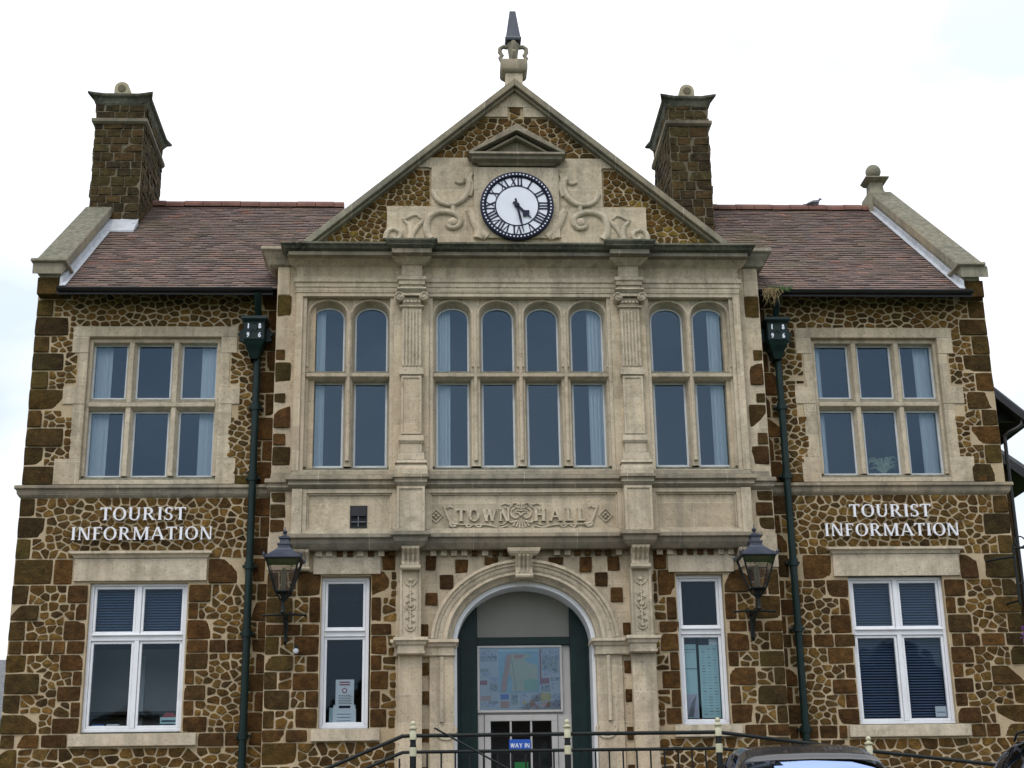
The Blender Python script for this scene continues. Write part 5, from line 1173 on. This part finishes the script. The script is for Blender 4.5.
for i, (x0, x1, x2, x3, lab) in enumerate(((1.975, 2.145, 1.985, 2.16, 'pale teal poster with a photo at its foot, in the right narrow window'), (2.18, 2.42, 2.20, 2.44, 'wider pale teal timetable poster without photo, in the right narrow window'))):
    P = empty('window_poster', ((x0 + x1) / 2, -.16, 1.08), lab, 'poster', 'posters in the narrow window'); mb = MB(); mb.box(x0, x1, -.165, -.160, 1.09, 2.08, TEAL); mb.build('sheet', P); mb = MB()
    if i == 0:
        mb.box(x0 + .01, x1 - .01, -.167, -.1652, 1.10, 1.38, LILAC); mb.prism([(x0 + .03, 1.10), (x0 + .10, 1.10), (x0 + .12, 1.22), (x1 - .03, 1.36), (x0 + .08, 1.28)], -.169, -.165, GREY); mb.box(x0, x1, -.168, -.165, 1.69, 1.70, GREY); mb.box(x0 + .02, x1 - .01, -.168, -.165, 1.93, 1.938, GREY); mb.box(x0 + .02, x1 - .04, -.168, -.165, 1.90, 1.905, GREY); mb.box(x0 + .02, x1, -.168, -.165, 2.0, 2.07, NAVY)
    else:
        for k in range(24):
            for j in range(3): mb.box(x0 + .03 + j * .07, x0 + .075 + j * .07, -.167, -.1652, 1.13 + k * .035, 1.138 + k * .035, random.choice((SEA, GREY, SEA)))
        mb.box(x0, x0 + .13, -.168, -.165, 1.99, 2.07, NAVY); mb.box(x0 + .14, x1, -.168, -.165, 1.99, 2.07, PAPER)
    mb.build('print', P)
mb = MB(); mb.box(5.22, 5.36, .125, .13, 1.10, 1.23, PAPER); mb.box(5.235, 5.345, .123, .1252, 1.15, 1.16, GREY); tag(mb.build('window_card', shift=(5.31, .13, 1.1)), 'small plain pale card in a corner of the right wing ground window', 'card')
mb = MB(); mb.box(-4.53, -4.32, .125, .13, 1.12, 1.20, TEAL); mb.prism([(-4.51, 1.20), (-4.34, 1.20), (-4.36, 1.25), (-4.46, 1.26)], .125, .13, RED); mb.box(-4.51, -4.34, .123, .1252, 1.145, 1.165, NAVY); tag(mb.build('window_card', shift=(-4.42, .13, 1.1)), 'small card with a red top in a corner of the left ground window', 'card')
for i, (a, b, m_, l_) in enumerate(((-5.37, -5.22, SIGNB, 'blue brochure stack at the left end of the left ground window'), (-5.19, -5.04, PAPER, 'white brochure stack beside the blue one in the left ground window'))):
    mb = MB()
    for k in range(5): o_ = random.uniform(-.008, .008); mb.box(a + o_, b + o_, .17, .28, 1.07 + k * .012, 1.08 + k * .012, m_ if k % 2 == 0 else PAPER)
    tag(mb.build('brochure_stack', shift=((a + b) / 2, .22, 1.07)), l_, 'brochures')
# spider plant in the right upper window
PL = empty('potted_plant', (4.90, .33, 4.18), 'pale leaved spider plant on the sill of the right upper wing window', 'plant')
mb = MB(); mb.lathe((4.90, .33, 4.17), [(.05, 0), (.07, .12), (.075, .12), (.075, .14), (.06, .14)], TERRA, 14); mb.build('pot', PL, smooth=40)
mb = MB(); rg = random.Random(3)
for k in range(46):
    a = rg.uniform(0, 2 * pi); L = rg.uniform(.14, .25); hz = rg.uniform(.08, .22); P = []
    for t in range(6): u = t / 5; P.append((4.90 + cos(a) * L * u, .30 + sin(a) * L * u * .25, 4.32 + hz * sin(u * 2.3) * 1.1))
    mb.tube(P, .011, LEAFP, 4, .3, [1, 1, .9, .7, .45, .1])
mb.build('leaves', PL)
# weeds hanging in the right gutter end
WD = empty('gutter_weed', (3.42, -.36, 6.66), 'dry straw and green weed sprouting from the gutter above the right hopper', 'weed')
mb = MB(); rg = random.Random(9)
for k in range(34):
    x = 3.27 + rg.random() * .22; L = rg.uniform(.05, .26); P = [(x, -.38, 6.70), (x + rg.uniform(-.03, .03), -.44, 6.71), (x + rg.uniform(-.04, .05), -.46, 6.68 - L * .5), (x + rg.uniform(-.05, .07), -.45, 6.68 - L)]; mb.tube(P, .006, STRAW, 4, 1, [1, 1, .8, .2])
mb.build('dry_stems', WD); mb = MB()
for k in range(150):
    x = 3.36 + rg.random() * .30; z = 6.69 + rg.uniform(0, .05); y = -.40 + rg.uniform(-.06, .06); a = rg.uniform(0, 6.3); r = rg.uniform(.012, .03)
    mb.add([(x, y, z), (x + r * cos(a), y + r * .3, z + r * sin(a)), (x + r * cos(a + .9), y - r * .3, z + r * sin(a + .9))], [(0, 1, 2)], LEAF)
mb.build('leaves', WD)
# pigeon on the ridge
def pigeon(x, y, z):
    mb = MB(); st = [(-.17, .045, .010, .030), (-.12, .05, .018, .03), (-.07, .065, .045, .045), (0, .078, .062, .062), (.05, .085, .058, .062), (.085, .105, .040, .048), (.10, .135, .028, .032), (.112, .158, .026, .027), (.128, .165, .020, .020), (.140, .160, .007, .008), (.158, .155, .002, .003)]
    rows = [[(x + a, y + w_ * cos(t), z + b + h_ * sin(t)) for t in [2 * pi * k / 12 for k in range(12)]] for a, b, w_, h_ in st]
    mb.grid([r[::-1] for r in rows], FEATH, True)
    for k in (-1, 1): mb.tube([(x + .02, y + k * .02, z + .03), (x + .02, y + k * .02, z - .005), (x + .05, y + k * .02, z - .004)], .005, PINK, 5)
    mb.tube([(x + .06, y - .055, z + .09), (x - .03, y - .066, z + .08), (x - .13, y - .04, z + .05)], .022, GREY, 6, 1, [.7, 1, .3])
    tag(mb.build('pigeon', shift=(x, y, z), smooth=80), 'grey pigeon resting on the red ridge of the right roof', 'bird')
pigeon(5.10, 3.34, 9.63)

# iron bracket and hanging basket at the right corner
BR = empty('basket_bracket', (6.47, -.05, 2.6), 'black scrolled iron bracket on the right corner of the building, partly out of frame', 'bracket')
mb = MB(); mb.tube([(6.31, -.30, 3.22), (6.31, -.30, 2.45)], .018, BLACK, 8); mb.tube([(6.05, -.03, 3.06), (6.15, -.2, 3.06), (6.33, -.30, 3.07)], .016, BLACK, 8); mb.tube([(6.31, -.30, 3.18), (6.81, -.30, 3.18)], .014, BLACK, 8)
mb.tube([(6.31, -.30, 2.70), (6.43, -.30, 2.74), (6.53, -.30, 2.90), (6.63, -.30, 3.16)], .012, BLACK, 8)
mb.tube([(6.41 + .07 * cos(a), -.30, 3.26 + .07 * sin(a)) for a in [radians(20 * k) for k in range(17)]], .010, BLACK, 6); mb.tube([(6.31, -.30, 2.50), (6.27, -.12, 2.50), (6.25, -.01, 2.50)], .014, BLACK, 8); mb.build('iron_scroll', BR, smooth=50)
HB = empty('hanging_basket', (6.57, -.30, 1.98), 'hanging basket of purple flowers under the iron bracket at the right edge', 'flower basket')
mb = MB(); mb.lathe((6.57, -.30, 1.98), [(.03, -.12), (.12, -.08), (.18, .02), (.20, .10)], BLACK, 14); mb.build('basket', HB)
mb = MB()
for k in range(3): a = k * 2.1; mb.tube([(6.57 + .19 * cos(a), -.30 + .19 * sin(a), 2.07), (6.57, -.30, 3.17)], .004, BLACK, 4)
mb.build('chain', HB)
for nm, m_, n, r in (('leaves', LEAF, 500, .04), ('flowers', PURPLE, 200, .035)):
    mb = MB(); rg = random.Random(n)
    for k in range(n):
        a, e = rg.uniform(0, 6.28), rg.uniform(-.8, 1.3); R_a = .25 if nm == 'flowers' else .22; px = 6.57 + R_a * cos(a) * cos(e); py = -.30 + R_a * sin(a) * cos(e); pz = 2.07 + R_a * sin(e) * .8
        d1 = Vector((rg.uniform(-1, 1), rg.uniform(-1, 1), rg.uniform(-1, 1))).normalized() * r; d2 = Vector((rg.uniform(-1, 1), rg.uniform(-1, 1), rg.uniform(-1, 1))).normalized() * r; p = Vector((px, py, pz)); mb.add([p, p + d1, p + d1 + d2, p + d2], [(0, 1, 2, 3)], m_)
    mb.build(nm, HB)

# ================================================================== GROUND, STEPS, RAILING
def gz(y): return -1.0 if y > -5 else (-1.0 - (-5 - y) * 1.27 / 14 if y > -19 else -2.27 - min(-19 - y, 200) * .02)
mb = MB(); ys_ = [600, 60, 20, 0, -5, -8, -12, -16, -19, -30, -60, -150, -219, -700]; mb.grid([[(x, y, gz(y)) for x in (700, 40, 0, -40, -700)] for y in ys_], GRASSM); struct(mb.build('ground'))
mb = MB(); mb.grid([[(60, y, gz(y) + .004), (-60, y, gz(y) + .004)] for y in (-2.6, -5, -8, -12, -14)], ASPH); struct(mb.build('road'))
mb = MB(); mb.box(-60, 60, -2.6, -.02, -1.1, -.88, PAVE); mb.box(-60, 60, -2.72, -2.6, -1.1, -.882, PAVE); struct(mb.build('pavement'))
mb = MB(); mb.box(-1.45, 2.15, -1.75, .3, -1.0, -.2, PAVE)
for k in range(4): mb.box(-1.45 - .3 * (k + 1), -1.45 - .3 * k, -1.75, -.36, -1.0, -.2 - .14 * (k + 1), PAVE)
mb.prism([(2.15, -.2), (7.0, -.87), (7.0, -1.0), (2.15, -1.0)], -1.75, -.36, PAVE); struct(mb.build('entrance_landing', bevel=.01))

RL = empty('handrail', (.37, -1.6, -.2), 'black railing with cream banded ball-topped posts in front of the entrance', 'railing')
yr_ = -1.6
def post(x, zr, lo):
    mb = MB(); mb.lathe((x, yr_, zr), [(.036, -lo), (.036, -.10)], BLACK, 14); mb.lathe((x, yr_, zr), [(.032, -.10), (.032, -.05), (.040, -.05), (.040, .05), (.032, .055)], BLACK, 14)
    p = mb.build('post', RL, smooth=40)
    mb = MB(); mb.lathe((x, yr_, zr), [(.042, -.045), (.042, .045), (.036, .055), (.028, .065), (.050, .075), (.050, .09), (.026, .10), (.022, .108)] + [(.030 * sin(radians(a)) + .001, .135 - .030 * cos(radians(a))) for a in range(40, 181, 20)], CREAM, 16); mb.lathe((x, yr_, zr - .18), [(.038, -.05), (.043, -.045), (.043, .045), (.038, .05)], CREAM, 16); mb.build('band', p, smooth=40)
posts = [(-2.90, .22), (-1.38, .795), (.37, .795), (2.10, .795), (3.83, .565), (5.6, .355)]
for i, (x, z) in enumerate(posts): post(x, z, 1.0)
for i in range(len(posts) - 1):
    (xa, za), (xb, zb2) = posts[i], posts[i + 1]
    kink = [(xa, za), (xb, zb2)] if i not in (0, 3) else ([(xa, za), (xb - .12, zb2 - .003), (xb, zb2)] if i == 0 else [(xa, za), (xb, zb2)])
    mb = MB(); mb.tube([(x, yr_, z) for x, z in kink], .022, BLACK, 10); mb.build('top_rail', RL, smooth=40)
    mb = MB(); mb.tube([(x, yr_, z - .18) for x, z in kink], .019, BLACK, 10); mb.build('lower_rail', RL, smooth=40)
    mb = MB(); mb.tube([(x, yr_, z - .90) for x, z in kink], .015, BLACK, 8); mb.build('bottom_rail', RL, smooth=40)
    n = max(2, round((xb - xa) / .155))
    for k in range(1, n): t = k / n; x = xa + (xb - xa) * t; z = za + (zb2 - za) * t; mb = MB(); mb.tube([(x, yr_, z - .19), (x, yr_, z - .90)], .010, BLACK, 6); mb.build('baluster', RL)

# ================================================================== CARS
def interp(keys, s):
    for i in range(len(keys) - 1):
        if keys[i][0] <= s <= keys[i + 1][0]:
            t = (s - keys[i][0]) / (keys[i + 1][0] - keys[i][0]); t = t * t * (3 - 2 * t) if False else t
            return [a + (b - a) * t for a, b in zip(keys[i][1:], keys[i + 1][1:])]
    return list(keys[-1][1:])
def car(loc, yaw, label, aerial=False, rails=True):
    C_ = empty('parked_car', loc, label, 'car', 'parked cars', yaw)
    # local: front at -y, length 4.3. keys: y, half width, belt z, top z, roof half width
    K = [(-2.15, .62, .50, .55, .55), (-2.08, .76, .60, .70, .66), (-1.7, .84, .72, .84, .70), (-1.0, .87, .86, .96, .70), (-.78, .875, .90, 1.00, .70), (-.22, .88, .93, 1.33, .60), (.05, .88, .935, 1.43, .575), (.55, .88, .94, 1.49, .57), (.9, .88, .95, 1.50, .575), (1.4, .87, .97, 1.46, .57), (1.68, .86, .98, 1.38, .56), (2.02, .83, .98, 1.05, .62), (2.12, .80, .80, .86, .64), (2.17, .72, .45, .5, .6)]
    ys = []; n = 60
    ys = [-2.15 + 4.32 * i / n for i in range(n + 1)]; ys = sorted(set(ys) | {k[0] for k in K})
    S = [(y, *interp(K, y)) for y in ys]
    for it in range(2): S = [S[0]] + [tuple([S[i][0]] + [.25 * S[i - 1][j] + .5 * S[i][j] + .25 * S[i + 1][j] for j in range(1, 5)]) for i in range(1, len(S) - 1)] + [S[-1]]
    def section(y, w_, b, t, rw):
        h = []   # right half from sill to roof centre
        h += [(w_ * .90, .22), (w_ * .97, .32), (w_ * 1.0, .55), (w_ * .995, b - .08), (w_ * .97, b)]
        k = max(0, min(1, (t - b - .08) / .35)); rw2 = rw
        for u in (.25, .5, .75, .92): h.append((w_ * .95 + (rw2 * 1.03 - w_ * .95) * u, b + (t - b - .035) * u))
        h += [(rw2 * .97, t - .022), (rw2 * .85, t - .006), (rw2 * .55, t + .008), (0, t + .014)]
        return h
    body = MB(); glass = {'windscreen': MB(), 'rear_window': MB(), 'side_window': MB(), 'side_window2': MB()}
    rows = []
    for (y, w_, b, t, rw) in S:
        h = section(y, w_, b, t, rw); rows.append([(x, y, z) for x, z in h] + [(-x, y, z) for x, z in h[-2::-1]])
    m_ = len(rows[0]); vs = [p for r in rows for p in r]
    for i in range(len(rows) - 1):
        ym = (S[i][0] + S[i + 1][0]) / 2
        for k in range(m_ - 1):
            kk = k if k < m_ // 2 else m_ - 2 - k
            f = (i * m_ + k, i * m_ + k + 1, (i + 1) * m_ + k + 1, (i + 1) * m_ + k); g = None
            if 4 <= kk <= 8 and -.45 < ym < 1.45 and not (.42 < ym < .50):
                if not (kk == 8) and not (ym < -.1 and kk > 5) and not (kk > 6 and ym < .02): g = 'side_window' if k < m_ // 2 else 'side_window2'
            if kk >= 9 and -.74 < ym < -.26: g = 'windscreen'
            if kk >= 10 and 1.66 < ym < 1.98: g = 'rear_window'
            tgt = glass[g] if g else body; tgt.add([vs[j] for j in f], [(0, 1, 2, 3)], CGLASS_S if g else CARP)
    r0 = rows[0]; body.add(r0, [tuple(range(len(r0)))], CARP); r1 = rows[-1]; body.add(r1, [tuple(range(len(r1) - 1, -1, -1))], CARP)
    body.box(-.78, .78, -1.9, 1.95, .20, .24, RUBBER)
    # weld so that it shades smoothly
    def weld(mbx, name):
        key = {}; nv = []; mp_ = []
        for v in mbx.v:
            q = (round(v[0], 4), round(v[1], 4), round(v[2], 4))
            if q not in key: key[q] = len(nv); nv.append(v)
            mp_.append(key[q])
        mbx.v = nv; mbx.f = [tuple(mp_[i] for i in f) for f in mbx.f]; return mbx.build(name, C_, shift=(0, 0, 0), smooth=50)
    weld(body, 'body')
    for k, g in glass.items():
        if g.f: weld(g, k.replace('2', ''))
    for sx in (-1, 1):
        for y in (-1.35, 1.30):
            mb = MB(); mb.lathe((sx * .80, y, .31), [(.19, -.09), (.30, -.10), (.315, -.06), (.315, .06), (.30, .10), (.19, .09)], RUBBER, 28, 'x'); wh = mb.build('wheel', C_, shift=(0, 0, 0), smooth=40)
            mb = MB(); mb.lathe((sx * .86, y, .31), [(.20, -.03), (.20, .035), (.17, .03), (.05, .02), (.03, .04)], CHROME, 20, 'x'); mb.build('rim', wh, shift=(0, 0, 0), smooth=40)
        mb = MB(); mb.tube([(sx * .50, -2.09, .66), (sx * .66, -2.05, .67), (sx * .77, -1.90, .70)], .065, LEADW, 10, 1.0); mb.build('headlight', C_, shift=(0, 0, 0), smooth=50)
        mb = MB(); mb.lathe((sx * .98, -.52, 1.0), [(.03, -.05), (.085, -.04), (.10, .02), (.05, .06)], CARP, 14, 'y'); mb.tube([(sx * .86, -.50, .95), (sx * .95, -.50, .97)], .02, CARP, 8); mb.build('wing_mirror', C_, shift=(0, 0, 0), smooth=50)
        if rails: mb = MB(); mb.tube([(sx * .54, .05, 1.46), (sx * .545, .12, 1.52), (sx * .55, .8, 1.545), (sx * .545, 1.35, 1.52), (sx * .53, 1.45, 1.46)], .014, CARP, 8); mb.build('roof_rail', C_, shift=(0, 0, 0), smooth=50)
    mb = MB(); mb.tube([(-.45, -2.17, .62), (.45, -2.17, .62)], .05, BLACK, 8); mb.box(-.26, .26, -2.20, -2.16, .40, .51, PAPER); mb.build('grille', C_, shift=(0, 0, 0))
    if aerial: mb = MB(); mb.tube([(-.30, .0, 1.43), (-.33, -.01, 1.47), (-.86, -.10, 1.76)], .0045, BLACK, 6); mb.build('aerial', C_, shift=(0, 0, 0))
    return C_
CGLASS_S = CGLASS
car((2.30, -4.9, -1.06), radians(-4), 'black parked car in front of the railing, only its roof and windscreen in view', rails=False)
car((5.02, -6.1, -1.04), radians(6), 'black parked car at the lower right corner, only a curve of its roof in view')
c3 = car((-.35, -12.2, -1.66), radians(2), 'black parked car just below the picture, its raked roof aerial crossing the railing', aerial=True, rails=False); c3.scale = (.92, .92, .90)

# ================================================================== NEIGHBOURS BEHIND
AN = empty('rear_annexe', (7.0, 5.5, -1.0), 'brown stone annexe with a sloping dark eaves board, just behind the right corner', 'building')
mb = MB(); mb.box(6.45, 7.70, 3.2, 7.2, GZ, 6.3, MORT_D)
rg = random.Random(77)
z = -1.0
while z < 6.1:
    x = 6.46
    while x < 7.66:
        wd = min(rg.uniform(.16, .36), 7.69 - x); block(mb, (x, z, x + wd, z + .19), FRONT(3.2), CARRQ); x += wd
    z += .19
mb.build('wall', AN)
sl2 = (6.456 - 6.029) / (8.060 - 7.585); zt = lambda x: 6.47 - sl2 * (x - 7.585)
mb = MB(); mb.prism([(6.0, zt(6.0)), (8.12, zt(8.12)), (8.12, zt(8.12) - .06), (6.0, zt(6.0) - .06)], 3.0, 7.4, SLATE)
mb.prism([(6.0, zt(6.0) - .061), (8.12, zt(8.12) - .061), (8.10, zt(8.10) - .20), (6.0, zt(6.0) - .20)], 2.96, 3.04, GUT); mb.prism([(6.0, zt(6.0) - .062), (8.10, zt(8.10) - .062), (8.10, zt(8.10) - .10), (6.0, zt(6.0) - .10)], 3.04, 7.4, GUT)
for k in range(4): y = 3.3 + k * 1.1; mb.prism([(7.70, zt(7.70) - .10), (8.05, zt(8.05) - .10), (7.70, zt(7.70) - .42)], y, y + .08, GUT)
mb.build('roof', AN)
mb = MB(); mb.tube([(8.14, 2.96, zt(8.12) - .10), (8.14, 7.4, zt(8.12) - .10)], .05, GUT, 10); mb.tube([(8.02, 3.02, 5.93), (8.0, 3.02, 5.82), (7.93, 3.02, 5.76), (7.80, 3.05, 5.70), (7.74, 3.1, 5.64)], .032, GUT, 8); mb.tube([(7.74, 3.1, 5.66), (7.74, 3.1, GZ)], .032, GUT, 8); mb.build('gutter', AN, smooth=40)
RH = empty('rear_house', (8.0, 7, -1.0), 'brown house with a grey slate roof farther behind the right corner', 'building')
mb = MB(); mb.box(7.75, 8.62, 5.2, 9.5, GZ, 5.7, CARRQ); mb.build('wall', RH)
sl3 = .75; z3 = lambda x: 5.86 - sl3 * (x - 8.557)
mb = MB(); mb.prism([(7.4, z3(7.4)), (9.0, z3(9.0)), (9.0, z3(9.0) - .08), (7.4, z3(7.4) - .08)], 5.0, 9.8, SLATE); mb.prism([(7.4, z3(7.4) - .081), (9.0, z3(9.0) - .081), (9.0, z3(9.0) - .26), (7.4, z3(7.4) - .22)], 4.98, 5.06, GUT); mb.prism([(7.4, z3(7.4) - .082), (9.0, z3(9.0) - .082), (9.0, z3(9.0) - .14), (7.4, z3(7.4) - .14)], 5.06, 9.8, GUT); mb.build('roof', RH)
LH = empty('distant_house', (-14, 20, -1.0), 'sliver of a grey roofed house far behind the left edge', 'building')
mb = MB(); mb.box(-22, -11.9, 18, 26, GZ, 2.2, MORT); mb.build('wall', LH); mb = MB(); mb.prismx([(17.6, 2.2), (22, 4.9), (26.4, 2.2)], -22.2, -11.75, SLATE); mb.build('roof', LH)

CGLASS_D = m_simple('dark_far_glass', (.03, .035, .04), .08, .5)
# ================================================================== UNSEEN HOUSES ACROSS THE GREEN, BEHIND THE CAMERA (added for the panes to mirror)
BRK = m_simple('dark_red_brick', (.13, .055, .035), .9, .2, var=.3, scale=7)
hs = [(-34, 13, 7.5, 11.5, 'unseen tall brick house added for window reflections, left end of the row'), (-19, 12, 6.0, 9.5, 'unseen low brick house added for window reflections, second in the row'), (-5, 13, 7.0, 12.0, 'unseen steep gabled brick house added for window reflections, third in the row'), (10, 14, 8.2, 11.0, 'unseen broad brick house added for window reflections, fourth in the row'), (27, 16, 6.5, 13.0, 'unseen steepest gabled brick house added for window reflections, last in the row')]
for i, (x, wd, ze, zr, lab) in enumerate(hs):
    y = -74; b = gz(y) - .3; H = empty('reflection_house', (x, y, b), lab, 'house', 'unseen houses added for window reflections'); mb = MB(); mb.box(x - wd / 2, x + wd / 2, y - 9, y, b, ze, BRK); mb.prism([(x - wd / 2, ze), (x + wd / 2, ze), (x, zr - .2)], y - 8.9, y - .1, BRK); mb.build('wall', H)
    mb = MB(); mb.prism([(x - wd / 2 - .4, ze - .2), (x - wd / 2 - .4, ze), (x, zr), (x, zr - .25)], y - 9.3, y + .4, SLATE); mb.prism([(x + wd / 2 + .4, ze - .2), (x + wd / 2 + .4, ze), (x, zr), (x, zr - .25)], y - 9.3, y + .4, SLATE); mb.build('roof', H)
    for k in range(3):
        for z in (b + 1.4, b + 4.8):
            xx = x + (k - 1) * wd * .3
            if k == 1 and z < b + 2:
                mb = MB(); fr_rect(mb, xx - .6, xx + .6, b + .3, b + 2.6, y - .01, y + .06, .1, WHITE); mb.box(xx - .5, xx + .5, y - .01, y + .03, b + .4, b + 2.5, GREEN); mb.build('door', H); continue
            mb = MB(); fr_rect(mb, xx - .7, xx + .7, z, z + 1.6, y - .01, y + .06, .09, WHITE); mb.box(xx - .03, xx + .03, y - .01, y + .05, z + .09, z + 1.51, WHITE); wn_ = mb.build('window', H); mb = MB(); mb.box(xx - .61, xx + .61, y - .01, y + .02, z + .09, z + 1.51, CGLASS_D); mb.build('pane', wn_)
